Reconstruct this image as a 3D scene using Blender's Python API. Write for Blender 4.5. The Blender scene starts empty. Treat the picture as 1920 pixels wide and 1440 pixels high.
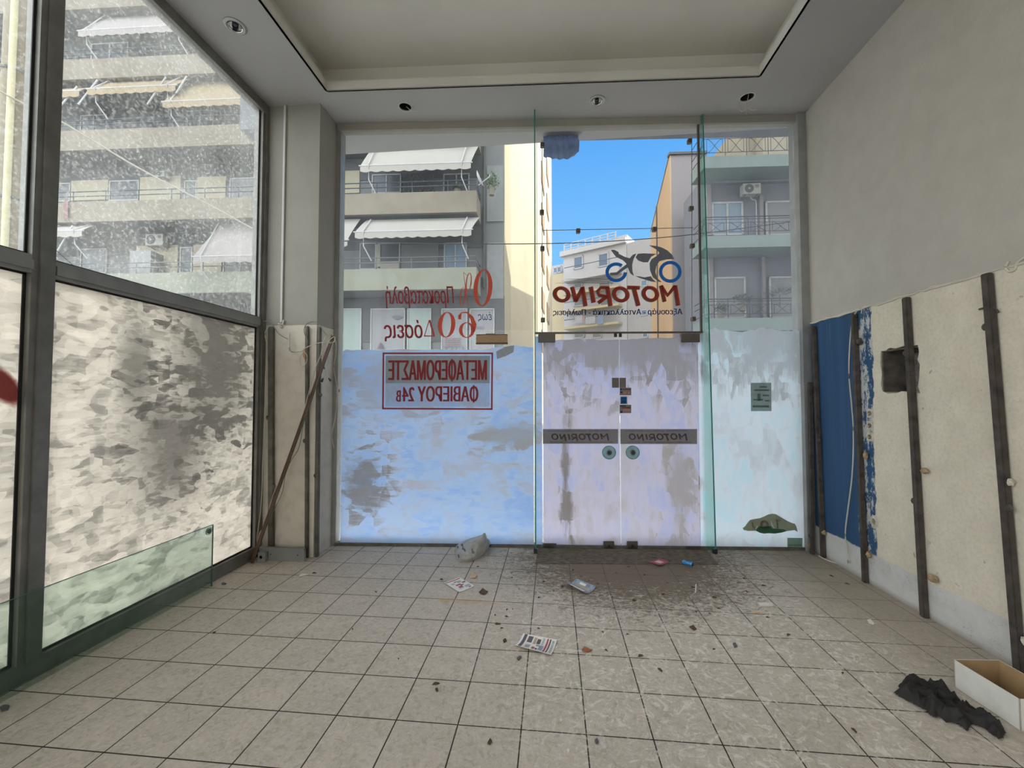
import bpy, bmesh, math, random
from mathutils import Vector, Matrix

# ------------------------------------------------------------------ camera, sky, sun, exposure
SC = bpy.context.scene
COL = SC.collection
PI = math.pi
FOC, YAW, PITCH, ROLL, CAMH = 781.84, 0.0971466, 0.0331658, -0.0003438, 1.5437
CAM = Vector((0.0, 0.0, CAMH))
FWD = Vector((-math.sin(YAW) * math.cos(PITCH), math.cos(YAW) * math.cos(PITCH), math.sin(PITCH)))
R0 = Vector((math.cos(YAW), math.sin(YAW), 0)); U0 = R0.cross(FWD)
RT = R0 * math.cos(ROLL) + U0 * math.sin(ROLL)
UP = -R0 * math.sin(ROLL) + U0 * math.cos(ROLL)
cd = bpy.data.cameras.new('camera'); cam = bpy.data.objects.new('camera', cd); COL.objects.link(cam)
cd.sensor_width = 36.0; cd.sensor_fit = 'HORIZONTAL'; cd.lens = FOC / 1920 * 36.0
cd.clip_start = 0.05; cd.clip_end = 400
cam.matrix_world = Matrix(((RT.x, UP.x, -FWD.x, 0), (RT.y, UP.y, -FWD.y, 0), (RT.z, UP.z, -FWD.z, CAMH), (0, 0, 0, 1)))
SC.camera = cam
SC.view_settings.view_transform = 'Standard'; SC.view_settings.look = 'None'
SC.view_settings.gamma = 1.0; SC.view_settings.use_curve_mapping = False
SC.view_settings.exposure = 0.0
SC.cycles.use_denoising = True
SC.cycles.max_bounces = 10; SC.cycles.diffuse_bounces = 6; SC.cycles.transparent_max_bounces = 24
SC.cycles.transmission_bounces = 6; SC.cycles.caustics_reflective = False; SC.cycles.caustics_refractive = False
SC.cycles.sample_clamp_indirect = 6.0

class NT:
    """small wrapper around a node tree"""
    def __init__(s, tree): s.t = tree; s.t.nodes.clear()
    def n(s, kind, ins=None, **props):
        nd = s.t.nodes.new(kind)
        for k, v in props.items(): setattr(nd, k, v)
        for k, v in (ins or {}).items():
            sk = nd.inputs[k]
            if isinstance(v, bpy.types.NodeSocket): s.t.links.new(v, sk)
            elif isinstance(v, (tuple, list)) and len(v) == 3 and sk.type == 'RGBA': sk.default_value = (*v, 1)
            else: sk.default_value = v
        return nd
    def math(s, op, a, b=0.0, clamp=False):
        return s.n('ShaderNodeMath', {0: a, 1: b}, operation=op, use_clamp=clamp).outputs[0]
    def mix(s, f, a, b, mode='MIX'):
        nd = s.n('ShaderNodeMix', data_type='RGBA', blend_type=mode)
        for i, v in ((0, f), (6, a), (7, b)):
            if isinstance(v, bpy.types.NodeSocket): s.t.links.new(v, nd.inputs[i])
            else: nd.inputs[i].default_value = (*v, 1) if isinstance(v, (tuple, list)) else v
        return nd.outputs[2]
    def step(s, v, lo, hi):
        return s.n('ShaderNodeMapRange', {0: v, 1: lo, 2: hi, 3: 0.0, 4: 1.0}).outputs[0]
    def noise(s, vec, scale, detail=4.0, rough=0.55, dist=0.0, out=0):
        return s.n('ShaderNodeTexNoise', {'Vector': vec, 'Scale': scale, 'Detail': detail, 'Roughness': rough, 'Distortion': dist}).outputs[out]
    def scalev(s, vec, sx, sy, sz, ox=0, oy=0, oz=0):
        return s.n('ShaderNodeMapping', {'Vector': vec, 'Scale': (sx, sy, sz), 'Location': (ox, oy, oz)}).outputs[0]

world = bpy.data.worlds.new('sky'); SC.world = world; world.use_nodes = True
w = NT(world.node_tree)
tc = w.n('ShaderNodeTexCoord').outputs['Generated']
sep = w.n('ShaderNodeSeparateXYZ', {0: tc})
blue = w.mix(w.step(sep.outputs[2], 0.25, 0.62), (0.27, 0.655, 1.15), (0.072, 0.375, 0.98))
# bright unseen clouds added to light the room; clear patch over the side street
dot = w.n('ShaderNodeVectorMath', {0: tc, 1: (0.16, 0.90, 0.40)}, operation='DOT_PRODUCT').outputs['Value']
clear = w.step(dot, 0.88, 0.95)
cl = w.step(w.noise(tc, 2.6, 5.0), 0.30, 0.62)
fill_cloud = w.mix(cl, (0.66, 0.74, 0.90), (1.0, 0.965, 0.93))
skyc = w.mix(clear, fill_cloud, blue)
stren = w.n('ShaderNodeMapRange', {0: clear, 1: 0.0, 2: 1.0, 3: 5.0, 4: 1.0}).outputs[0]
bg = w.n('ShaderNodeBackground', {'Color': skyc, 'Strength': stren})
wo = w.n('ShaderNodeOutputWorld', {'Surface': bg.outputs[0]})

sl = bpy.data.lights.new('sun', 'SUN'); sun = bpy.data.objects.new('sun', sl); COL.objects.link(sun)
sl.energy = 6.5; sl.angle = 0.01; sl.color = (1.0, 0.93, 0.80)
SUNDIR = Vector((0.85, 0.35, 0.56)).normalized()      # towards the sun
sun.rotation_euler = (-SUNDIR).to_track_quat('-Z', 'Y').to_euler()
sun.location = (30, 12, 30)

# ------------------------------------------------------------------ helpers: finding points on the real planes of the place
def ray(x, y): return FWD + RT * ((x - 960) / FOC) - UP * ((y - 720) / FOC)
def G(x, y, z=0.0):
    d = ray(x, y); return CAM + d * ((z - CAM.z) / d.z)
def XP(x, y, X):
    d = ray(x, y); return CAM + d * (X / d.x)
def YP(x, y, Y):
    d = ray(x, y); return CAM + d * (Y / d.y)
class VPlane:
    """vertical plane; s runs along it, z up, n outwards (away from the camera)"""
    def __init__(s, o, d):
        s.o = Vector((o[0], o[1], 0)); s.d = Vector((d[0], d[1], 0)).normalized(); s.nn = Vector((-s.d.y, s.d.x, 0))
    def W(s, a, z, n=0.0): return s.o + s.d * a + s.nn * n + Vector((0, 0, z))
    def at(s, x, y, off=0.0):
        r = ray(x, y); t = (s.nn.dot(s.o) + off - s.nn.dot(CAM)) / s.nn.dot(r); p = CAM + r * t
        return (p - s.o).dot(s.d), p.z
    def P(s, x, y, off=0.0): a, z = s.at(x, y, off); return s.W(a, z, off)
    def rect(s, x0, y0, x1, y1, off=0.0):
        a0 = s.at(x0, (y0 + y1) / 2, off)[0]; a1 = s.at(x1, (y0 + y1) / 2, off)[0]
        z1 = s.at((x0 + x1) / 2, y0, off)[1]; z0 = s.at((x0 + x1) / 2, y1, off)[1]
        return min(a0, a1), max(a0, a1), min(z0, z1), max(z0, z1)

class MB:
    def __init__(s): s.b = bmesh.new()
    def face(s, pts):
        vs = [s.b.verts.new(p) for p in pts]
        try: s.b.faces.new(vs)
        except ValueError: pass
        return s
    def obox(s, p, ex, ey, ez):
        p, ex, ey, ez = map(Vector, (p, ex, ey, ez))
        v = [s.b.verts.new(p + ex * i + ey * j + ez * k) for k in (0, 1) for j in (0, 1) for i in (0, 1)]
        for f in ((0, 2, 3, 1), (4, 5, 7, 6), (0, 1, 5, 4), (2, 6, 7, 3), (0, 4, 6, 2), (1, 3, 7, 5)):
            s.b.faces.new([v[i] for i in f])
        return s
    def box(s, x0, x1, y0, y1, z0, z1):
        return s.obox((x0, y0, z0), (x1 - x0, 0, 0), (0, y1 - y0, 0), (0, 0, z1 - z0))
    def pbox(s, pl, a0, a1, z0, z1, n0, n1):
        return s.obox(pl.W(a0, z0, n0), pl.d * (a1 - a0), pl.nn * (n1 - n0), Vector((0, 0, z1 - z0)))
    def prism(s, pts, vec):
        vec = Vector(vec); a = [s.b.verts.new(Vector(p)) for p in pts]; c = [s.b.verts.new(Vector(p) + vec) for p in pts]
        n = len(a)
        try: s.b.faces.new(a); s.b.faces.new(list(reversed(c)))
        except ValueError: pass
        for i in range(n): s.b.faces.new((a[i], c[i], c[(i + 1) % n], a[(i + 1) % n]))
        return s
    def tube(s, pts, r, n=8, cap=True):
        pts = [Vector(p) for p in pts]; rings = []; ref = None
        for i, p in enumerate(pts):
            d = (pts[min(i + 1, len(pts) - 1)] - pts[max(i - 1, 0)])
            d = d.normalized() if d.length > 1e-9 else Vector((0, 0, 1))
            if ref is None: ref = Vector((0, 0, 1)) if abs(d.z) < .9 else Vector((1, 0, 0))
            u = d.cross(ref); u = u.normalized() if u.length > 1e-6 else d.orthogonal().normalized()
            v = d.cross(u).normalized(); ref = u.cross(d) if False else ref
            rr = r[i] if isinstance(r, (list, tuple)) else r
            rings.append([s.b.verts.new(p + u * math.cos(2 * PI * k / n) * rr + v * math.sin(2 * PI * k / n) * rr) for k in range(n)])
        for a, c in zip(rings, rings[1:]):
            for k in range(n): s.b.faces.new((a[k], a[(k + 1) % n], c[(k + 1) % n], c[k]))
        if cap:
            s.b.faces.new(list(reversed(rings[0]))); s.b.faces.new(rings[-1])
        return s
    def lathe(s, prof, c, ax, n=24):
        """prof: (radius, distance along ax)"""
        ax = Vector(ax).normalized(); u = ax.orthogonal().normalized(); v = ax.cross(u); c = Vector(c); rings = []
        for r, h in prof:
            rings.append([s.b.verts.new(c + ax * h + (u * math.cos(2 * PI * k / n) + v * math.sin(2 * PI * k / n)) * max(r, 1e-5)) for k in range(n)])
        for a, b in zip(rings, rings[1:]):
            for k in range(n): s.b.faces.new((a[k], a[(k + 1) % n], b[(k + 1) % n], b[k]))
        return s
    def sheet(s, outer, holes, vec):
        """flat polygon with holes, given thickness"""
        vec = Vector(vec); loops = []
        for lp in [outer] + holes: loops.append([Vector(p) for p in lp])
        for off, flip in ((Vector((0, 0, 0)), False), (vec, True)):
            es = []
            for lp in loops:
                vs = [s.b.verts.new(p + off) for p in lp]
                es += [s.b.edges.new((vs[i], vs[(i + 1) % len(vs)])) for i in range(len(vs))]
            bmesh.ops.triangle_fill(s.b, use_beauty=True, use_dissolve=False, edges=es)
        for lp in loops:
            for i in range(len(lp)):
                p, q = lp[i], lp[(i + 1) % len(lp)]; s.face((p, q, q + vec, p + vec))
        bmesh.ops.remove_doubles(s.b, verts=s.b.verts[:], dist=1e-6)
        return s
    def bevel(s, w, seg=2):
        bmesh.ops.bevel(s.b, geom=s.b.edges[:], offset=w, segments=seg, affect='EDGES', profile=0.5); return s
    def grid(s, rows):
        g = [[s.b.verts.new(p) for p in r] for r in rows]
        for a, c in zip(g, g[1:]):
            for i in range(len(a) - 1): s.b.faces.new((a[i], a[i + 1], c[i + 1], c[i]))
        return s

ORG = {}
def tag(o, label=None, cat=None, group=None, kind=None):
    if label: o['label'] = label
    if cat: o['category'] = cat
    if group: o['group'] = group
    if kind: o['kind'] = kind
    return o
def thing(name, label, cat, loc, group=None, kind=None):
    o = bpy.data.objects.new(name, None); COL.objects.link(o); o.empty_display_size = 0.1
    o.location = loc; ORG[o.name] = Vector(loc); return tag(o, label, cat, group, kind)
def obj(name, mb, m, parent=None, label=None, cat=None, group=None, kind=None, smooth=False, recalc=True):
    if recalc: bmesh.ops.recalc_face_normals(mb.b, faces=mb.b.faces[:])
    me = bpy.data.meshes.new(name)
    o = bpy.data.objects.new(name, me)
    if parent is not None: org = ORG[parent.name]
    elif len(mb.b.verts):
        xs = [v.co.copy() for v in mb.b.verts]
        org = Vector((sum(p.x for p in xs) / len(xs), sum(p.y for p in xs) / len(xs), min(p.z for p in xs)))
    else: org = Vector((0, 0, 0))
    for v in mb.b.verts: v.co -= org
    if smooth:
        for f in mb.b.faces: f.smooth = True
    mb.b.to_mesh(me); mb.b.free()
    if m: me.materials.append(m)
    COL.objects.link(o)
    if parent is not None: o.parent = parent
    else: o.location = org
    ORG[o.name] = org
    if smooth and hasattr(me, 'set_sharp_from_angle'): me.set_sharp_from_angle(angle=math.radians(45))
    return tag(o, label, cat, group, kind)
def struct(name, mb, m, parent=None, **k):
    return obj(name, mb, m, parent, kind=None if parent else 'structure', **k)
def dup(root, loc, rz=0.0, label=None):
    r = root.copy(); COL.objects.link(r); r.location = loc; r.rotation_euler = (0, 0, rz)
    if label: r['label'] = label
    for ch in list(root.children):
        c = ch.copy(); COL.objects.link(c); c.parent = r
        for g in list(ch.children):
            d = g.copy(); COL.objects.link(d); d.parent = c
    return r

# ------------------------------------------------------------------ materials
MT = {}
def newmat(name):
    m = bpy.data.materials.new(name); m.use_nodes = True; MT[name] = m; return m, NT(m.node_tree)
def out(t, sh, disp=None):
    o = t.n('ShaderNodeOutputMaterial', {'Surface': sh}); return o
def wpos(t): return t.n('ShaderNodeNewGeometry').outputs['Position']
def P(name, col, rough=0.6, metal=0.0, var=0.10, scale=5.0, bump=0.0, bscale=None, spec=0.4, detail=5.0, stain=None, sscale=1.5, samt=0.5, stretch=(1, 1, 1)):
    m, t = newmat(name); p = wpos(t)
    if stretch != (1, 1, 1): p2 = t.scalev(p, *stretch)
    else: p2 = p
    nz = t.noise(p2, scale, detail)
    lo = tuple(c * (1 - var) for c in col); hi = tuple(min(1, c * (1 + var)) for c in col)
    c = t.mix(t.step(nz, 0.3, 0.7), lo, hi)
    if stain: c = t.mix(t.math('MULTIPLY', t.step(t.noise(p2, sscale, 6.0, 0.65), 0.48, 0.72), samt), c, stain)
    b = t.n('ShaderNodeBsdfPrincipled', {'Base Color': c, 'Roughness': rough, 'Metallic': metal, 'Specular IOR Level': spec})
    if bump:
        bp = t.n('ShaderNodeBump', {'Height': t.noise(p2, bscale or scale * 4, 5.0), 'Strength': bump, 'Distance': 0.01})
        t.t.links.new(bp.outputs[0], b.inputs['Normal'])
    out(t, b.outputs[0]); return m

def whitewash(name, cols, ax, dark=None, amt=1.0, seed=0.0, sc=1.0, vert=False):
    """brushed white window paint, lets daylight through; cols = thin, mid, thick"""
    m, t = newmat(name); s = t.n('ShaderNodeSeparateXYZ', {0: wpos(t)})
    v = t.n('ShaderNodeCombineXYZ', {0: s.outputs[ax], 1: s.outputs[2], 2: seed}).outputs[0]
    wob = t.n('ShaderNodeVectorMath', {0: t.noise(v, 3.5, 3.0, out=1), 1: (0.5, 0.5, 0.5)}, operation='SUBTRACT').outputs[0]
    wob = t.n('ShaderNodeVectorMath', {0: wob, 3: 0.035}, operation='SCALE').outputs[0]
    vv = t.n('ShaderNodeVectorMath', {0: v, 1: wob}, operation='ADD').outputs[0]
    acc = None
    for (sx, sy, k, wt) in (((5.5, 13, 1.0, .40), (9, 7, 2.3, .30), (14, 30, 4.1, .30)) if not vert else ((9, 4.5, 1.0, .40), (6, 8, 2.3, .30), (28, 9, 4.1, .30))):
        q = t.scalev(vv, sx * sc, sy * sc, 1, k, k * 1.7, k)
        vo = t.n('ShaderNodeTexVoronoi', {'Vector': q, 'Scale': 1.0, 'Randomness': 0.85}, distance='CHEBYCHEV', feature='F1', voronoi_dimensions='2D').outputs['Color']
        g = t.math('MULTIPLY', t.n('ShaderNodeSeparateXYZ', {0: vo}).outputs[0], wt)
        acc = g if acc is None else t.math('ADD', acc, g)
    st = t.noise(t.scalev(vv, 60 if vert else 8, 8 if vert else 70, 1), 1.0, 4.0)                   # bristle streaks
    big = t.noise(v, 1.6, 4.0)
    h = t.math('ADD', t.math('MULTIPLY', acc, 0.70), t.math('ADD', t.math('MULTIPLY', st, 0.24), t.math('MULTIPLY', big, 0.24)))
    rp = t.n('ShaderNodeValToRGB', {0: h}); e = rp.color_ramp.elements
    e[0].position = 0.36; e[0].color = (*cols[0], 1); e[1].position = 0.90; e[1].color = (*cols[2], 1)
    x = e.new(0.58); x.color = (*cols[1], 1)
    c = rp.outputs[0]
    for (cx, cz, rad, rz, dcol, damt) in (dark or []):
        dv = t.n('ShaderNodeCombineXYZ', {0: t.math('DIVIDE', t.math('SUBTRACT', s.outputs[ax], cx), rad), 1: t.math('DIVIDE', t.math('SUBTRACT', s.outputs[2], cz), rz)}).outputs[0]
        ln = t.n('ShaderNodeVectorMath', {0: dv}, operation='LENGTH').outputs['Value']
        f = t.step(t.math('SUBTRACT', t.math('ADD', acc, t.math('MULTIPLY', st, .35)), t.math('MULTIPLY', ln, 0.42)), 0.10, 0.42)
        c = t.mix(t.math('MULTIPLY', f, damt), c, dcol)
    tr = t.n('ShaderNodeBsdfTranslucent', {'Color': c}); df = t.n('ShaderNodeBsdfDiffuse', {'Color': c})
    a = t.n('ShaderNodeMixShader', {0: 0.94, 1: df.outputs[0], 2: tr.outputs[0]})
    out(t, a.outputs[0]); return m

def clearglass(name, tint=(0.93, 0.96, 0.95), haze=0.06, spots=0.0, hz=(0.8, 0.82, 0.85), zfade=None, gl=0.06):
    m, t = newmat(name); p = wpos(t)
    tr = t.n('ShaderNodeBsdfTransparent', {'Color': tint})
    gs = t.n('ShaderNodeBsdfGlossy', {'Color': (1, 1, 1), 'Roughness': 0.02})
    fr = t.n('ShaderNodeFresnel', {'IOR': 1.35})
    a = t.n('ShaderNodeMixShader', {0: t.math('MULTIPLY', fr.outputs[0], 0.22), 1: tr.outputs[0], 2: gs.outputs[0]})
    du = t.n('ShaderNodeMixShader', {0: 0.6, 1: t.n('ShaderNodeBsdfDiffuse', {'Color': hz}).outputs[0], 2: t.n('ShaderNodeBsdfTranslucent', {'Color': hz}).outputs[0]})
    f = t.math('MULTIPLY', t.step(t.noise(p, 1.3, 4.0), 0.2, 0.8), haze * 1.4)
    if spots:
        sp = t.step(t.noise(t.scalev(p, 1, 1, 1), 48.0, 3.0, 0.7), 0.50, 0.70)
        f = t.math('ADD', f, t.math('MULTIPLY', sp, spots))
    f = t.math('MINIMUM', f, 0.9)
    b = t.n('ShaderNodeMixShader', {0: f, 1: a.outputs[0], 2: du.outputs[0]})
    out(t, b.outputs[0]); return m

def vinyl(name, col, tl=0.5, alpha=1.0):
    m, t = newmat(name)
    nz = t.noise(wpos(t), 30.0, 3.0); c = t.mix(nz, tuple(x * .85 for x in col), tuple(min(1, x * 1.12) for x in col))
    a = t.n('ShaderNodeMixShader', {0: tl, 1: t.n('ShaderNodeBsdfDiffuse', {'Color': c}).outputs[0], 2: t.n('ShaderNodeBsdfTranslucent', {'Color': c}).outputs[0]}).outputs[0]
    if alpha < 1: a = t.n('ShaderNodeMixShader', {0: alpha, 1: t.n('ShaderNodeBsdfTransparent').outputs[0], 2: a}).outputs[0]
    out(t, a); return m

def floor_mat():
    m, t = newmat('floor_tiles'); p = wpos(t); s = t.n('ShaderNodeSeparateXYZ', {0: p})
    q = t.scalev(p, 1, 1, 1, 0.1515 + 3.0, -3.188 + 9.0, 0)
    br = t.n('ShaderNodeTexBrick', {'Vector': q, 'Color1': (0.50, 0.435, 0.37), 'Color2': (0.57, 0.495, 0.425), 'Mortar': (0, 0, 0), 'Scale': 1.0,
                                    'Mortar Size': 0.0034, 'Mortar Smooth': 0.2, 'Brick Width': 0.30, 'Row Height': 0.30}, offset=0.0, squash=1.0)
    gr = br.outputs['Fac']
    c = br.outputs['Color']
    c = t.mix(t.step(t.noise(p, 6.0, 8.0, 0.7), 0.35, 0.65), c, (0.46, 0.405, 0.335), 'MIX')
    c = t.mix(t.math('MULTIPLY', t.step(t.noise(p, 46.0, 6.0, 0.75, 0.2), 0.46, 0.66), 0.34), c, (0.78, 0.73, 0.645))
    c = t.mix(t.math('MULTIPLY', t.step(t.noise(p, 22.0, 6.0, 0.8, 1.2), 0.50, 0.62), 0.62), c, (0.33, 0.28, 0.22))
    c = t.mix(gr, c, (0.03, 0.024, 0.018))
    def blob(cx, cy, rx, ry):
        a = t.math('DIVIDE', t.math('SUBTRACT', s.outputs[0], cx), rx); b = t.math('DIVIDE', t.math('SUBTRACT', s.outputs[1], cy), ry)
        return t.math('SQRT', t.math('ADD', t.math('MULTIPLY', a, a), t.math('MULTIPLY', b, b)))
    # dried scuff swirls in the middle of the floor
    sw = t.noise(p, 9.0, 6.0, 0.75, 2.6)
    sw = t.math('MULTIPLY', t.step(sw, 0.52, 0.60), t.step(blob(1.0, 2.7, 1.7, 1.35), 1.05, 0.6))
    c = t.mix(t.math('MULTIPLY', sw, 0.55), c, (0.82, 0.78, 0.70))
    # swept soil in front of the doors
    st = t.noise(t.scalev(p, 1.0, 1.6, 1), 13.0, 7.0, 0.80, 1.9)
    edge = t.step(blob(0.68, 4.08, 1.38, 1.25), 1.08, 0.12)
    dm = t.step(t.math('ADD', st, t.math('MULTIPLY', edge, 0.40)), 0.60, 0.72)
    dm = t.math('MULTIPLY', dm, t.step(edge, 0.0, 0.12))
    c = t.mix(t.math('MULTIPLY', dm, 0.86), c, (0.135, 0.098, 0.060))
    # brown film of dirt along the right wall and the threshold
    film = t.step(t.math('ADD', s.outputs[0], t.math('MULTIPLY', t.noise(p, 2.5, 5.0), 0.9)), 2.15, 2.75)
    film = t.math('MULTIPLY', film, t.step(s.outputs[1], 1.6, 3.2))
    c = t.mix(t.math('MULTIPLY', film, 0.62), c, (0.27, 0.215, 0.155))
    film2 = t.math('MULTIPLY', t.step(blob(1.5, 4.4, 1.5, 0.42), 1.1, 0.3), t.step(st, 0.35, 0.6))
    c = t.mix(t.math('MULTIPLY', film2, 0.7), c, (0.14, 0.11, 0.08))
    # rusty drip stains left of the dirt
    ru = t.math('MULTIPLY', t.step(blob(-0.72, 3.16, 0.42, 0.05), 1.0, 0.4), t.step(t.noise(p, 7.0, 4.0), 0.40, 0.6))
    c = t.mix(t.math('MULTIPLY', ru, 0.6), c, (0.50, 0.30, 0.13))
    b = t.n('ShaderNodeBsdfPrincipled', {'Base Color': c, 'Roughness': 0.62, 'Specular IOR Level': 0.25})
    hh = t.math('SUBTRACT', t.math('MULTIPLY', t.noise(p, 24.0, 6.0, 0.7), 0.25), gr)
    bp = t.n('ShaderNodeBump', {'Height': t.math('ADD', hh, t.math('MULTIPLY', dm, 0.8)), 'Strength': 0.35, 'Distance': 0.006})
    t.t.links.new(bp.outputs[0], b.inputs['Normal']); out(t, b.outputs[0]); return m

def right_wall_mat():
    m, t = newmat('old_wall_plaster'); p = wpos(t); s = t.n('ShaderNodeSeparateXYZ', {0: p}); y, z = s.outputs[1], s.outputs[2]
    nz = t.noise(p, 6.0, 5.0); fine = t.noise(p, 45.0, 4.0)
    beige = t.mix(t.step(nz, 0.3, 0.7), (0.59, 0.53, 0.42), (0.68, 0.615, 0.495))
    beige = t.mix(t.math('MULTIPLY', t.step(fine, 0.45, 0.65), 0.25), beige, (0.42, 0.375, 0.285))
    beige = t.mix(t.math('MULTIPLY', t.step(t.noise(p, 16.0, 3.0, 0.5), 0.68, 0.74), 0.6), beige, (0.22, 0.18, 0.13))
    blue = t.mix(t.step(t.noise(t.scalev(p, 1, 14, 0.7), 1.0, 4.0), 0.3, 0.7), (0.026, 0.066, 0.135), (0.036, 0.088, 0.18))
    blue = t.mix(t.math('MULTIPLY', t.step(t.noise(t.scalev(p, 1, 30, 0.8), 1.0, 2.0), 0.66, 0.72), 0.5), blue, (0.20, 0.28, 0.36))
    e = t.math('ADD', y, t.math('MULTIPLY', t.math('SUBTRACT', t.noise(t.scalev(p, 1, 6, 2.2), 1.0, 6.0, 0.75), 0.5), 0.18))
    isb = t.step(e, 3.700, 3.706)
    scr = t.math('MULTIPLY', t.step(t.noise(t.scalev(p, 1, 9, 3.5), 1.0, 6.0, 0.8), 0.50, 0.53), t.math('MULTIPLY', t.step(e, 3.91, 3.86), isb))
    c = t.mix(isb, beige, blue)
    c = t.mix(scr, c, (0.46, 0.46, 0.44))
    base = t.math('ADD', z, t.math('MULTIPLY', t.math('SUBTRACT', t.noise(p, 5.0, 4.0), 0.5), 0.05))
    band = t.step(base, 0.262, 0.250)
    bc = t.mix(t.step(nz, 0.3, 0.7), (0.47, 0.46, 0.43), (0.60, 0.59, 0.56))
    crack = t.step(t.n('ShaderNodeTexVoronoi', {'Vector': t.n('ShaderNodeVectorMath', {0: p, 1: t.noise(p, 9.0, 4.0, out=1)}, operation='ADD').outputs[0], 'Scale': 3.2}, feature='DISTANCE_TO_EDGE').outputs[0], 0.008, 0.0)
    bc = t.mix(t.math('MULTIPLY', crack, t.step(t.noise(p, 2.0, 2.0), 0.5, 0.56)), bc, (0.12, 0.10, 0.08))
    c = t.mix(band, c, bc)
    c = t.mix(t.math('MULTIPLY', t.step(z, 0.045, 0.0), 0.7), c, (0.24, 0.20, 0.15))
    up = t.mix(t.step(nz, 0.3, 0.7), (0.405, 0.375, 0.325), (0.45, 0.42, 0.365))
    up = t.mix(t.math('MULTIPLY', t.step(fine, 0.5, 0.7), 0.15), up, (0.36, 0.345, 0.31))
    lip = t.math('ADD', z, t.math('MULTIPLY', t.math('SUBTRACT', t.noise(p, 9.0, 3.0), 0.5), 0.03))
    c = t.mix(t.step(lip, 2.300, 2.304), c, up)
    b = t.n('ShaderNodeBsdfPrincipled', {'Base Color': c, 'Roughness': 0.8, 'Specular IOR Level': 0.25})
    bp = t.n('ShaderNodeBump', {'Height': t.math('ADD', fine, t.math('MULTIPLY', nz, 2.0)), 'Strength': 0.22, 'Distance': 0.008})
    t.t.links.new(bp.outputs[0], b.inputs['Normal']); out(t, b.outputs[0]); return m

M_floor = floor_mat(); M_rw = right_wall_mat()
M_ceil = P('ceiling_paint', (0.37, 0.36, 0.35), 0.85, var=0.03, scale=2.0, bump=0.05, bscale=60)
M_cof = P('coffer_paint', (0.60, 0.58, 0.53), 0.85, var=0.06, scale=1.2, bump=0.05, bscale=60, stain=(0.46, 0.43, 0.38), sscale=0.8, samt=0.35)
M_wall = P('wall_paint', (0.50, 0.495, 0.475), 0.8, var=0.05, scale=3.0, bump=0.08, bscale=40)
M_pil = P('pilaster_plaster', (0.62, 0.57, 0.49), 0.8, var=0.06, scale=3.0, bump=0.15, bscale=30, stain=(0.20, 0.16, 0.12), sscale=9.0, samt=0.25)
M_pilup = P('pilaster_upper_paint', (0.29, 0.275, 0.24), 0.8, var=0.05, scale=3.0, bump=0.06, bscale=30)
M_alu = P('dark_window_aluminium', (0.20, 0.195, 0.18), 0.45, 0.3, var=0.18, scale=8.0, bump=0.05)
M_alul = P('grey_window_aluminium', (0.30, 0.30, 0.29), 0.45, 0.3, var=0.12, scale=8.0, bump=0.05)
M_gasket = P('black_gasket', (0.02, 0.02, 0.02), 0.6)
M_rust = P('rusty_steel', (0.072, 0.060, 0.052), 0.7, 0.35, var=0.45, scale=14.0, bump=0.4, bscale=60, stain=(0.12, 0.078, 0.055), sscale=9.0, samt=0.5)
M_galv = P('galvanised_steel', (0.13, 0.125, 0.105), 0.5, 0.4, var=0.3, scale=12.0, bump=0.2, stain=(0.09, 0.06, 0.04), sscale=8.0, samt=0.7)
M_patch = P('brown_anodised_fitting', (0.105, 0.088, 0.075), 0.45, 0.4, var=0.15)
M_white = P('white_plastic', (0.62, 0.60, 0.55), 0.5, var=0.08)
M_kick = P('grey_skirting', (0.235, 0.245, 0.24), 0.5, var=0.08)
M_brownrod = P('brown_painted_rod', (0.085, 0.035, 0.018), 0.5, var=0.3, scale=10.0)
M_wire = P('dirty_white_cable', (0.50, 0.46, 0.38), 0.6, var=0.15)
M_wireg = P('grey_cable', (0.22, 0.21, 0.18), 0.6, var=0.15)
M_black = P('black_plastic', (0.02, 0.02, 0.022), 0.5)
M_conc = P('rough_concrete', (0.20, 0.185, 0.165), 0.95, var=0.6, scale=22.0, bump=1.0, bscale=40, stain=(0.03, 0.025, 0.02), sscale=14.0, samt=0.9)
M_darkconc = P('dark_cavity', (0.10, 0.085, 0.07), 0.95, var=0.5, scale=12.0, bump=0.6)
M_plug = P('crumbled_plaster', (0.55, 0.50, 0.40), 0.9, var=0.25, scale=40.0, bump=0.8)
M_wood = P('splintered_wood', (0.32, 0.225, 0.12), 0.8, var=0.4, scale=30.0, bump=0.4)
M_chrome = P('chrome', (0.75, 0.75, 0.75), 0.15, 1.0, var=0.05)
M_orange = P('orange_filler', (0.55, 0.28, 0.14), 0.8)
M_bluepl = P('blue_plastic', (0.02, 0.07, 0.25), 0.5)
M_mat = P('soiled_doormat', (0.135, 0.108, 0.080), 0.95, var=0.5, scale=18.0, bump=1.0, bscale=60, stain=(0.25, 0.205, 0.15), sscale=12.0, samt=0.6, stretch=(1, 2.5, 1))
M_glass = clearglass('clear_glass', haze=0.045, spots=0.015)
M_glassR = clearglass('dusty_glass', haze=0.11, spots=0.06, hz=(0.72, 0.76, 0.85))
M_glassT = clearglass('clean_glass', tint=(0.95, 0.97, 0.97), haze=0.02)
M_glassL = clearglass('streaked_glass', haze=0.10, spots=0.24, hz=(0.84, 0.84, 0.80))
M_green = clearglass('green_tinted_glass', tint=(0.80, 0.91, 0.87), haze=0.05, hz=(0.5, 0.75, 0.68))
M_gedge = P('green_glass_edge', (0.03, 0.20, 0.16), 0.2, var=0.2)
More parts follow.
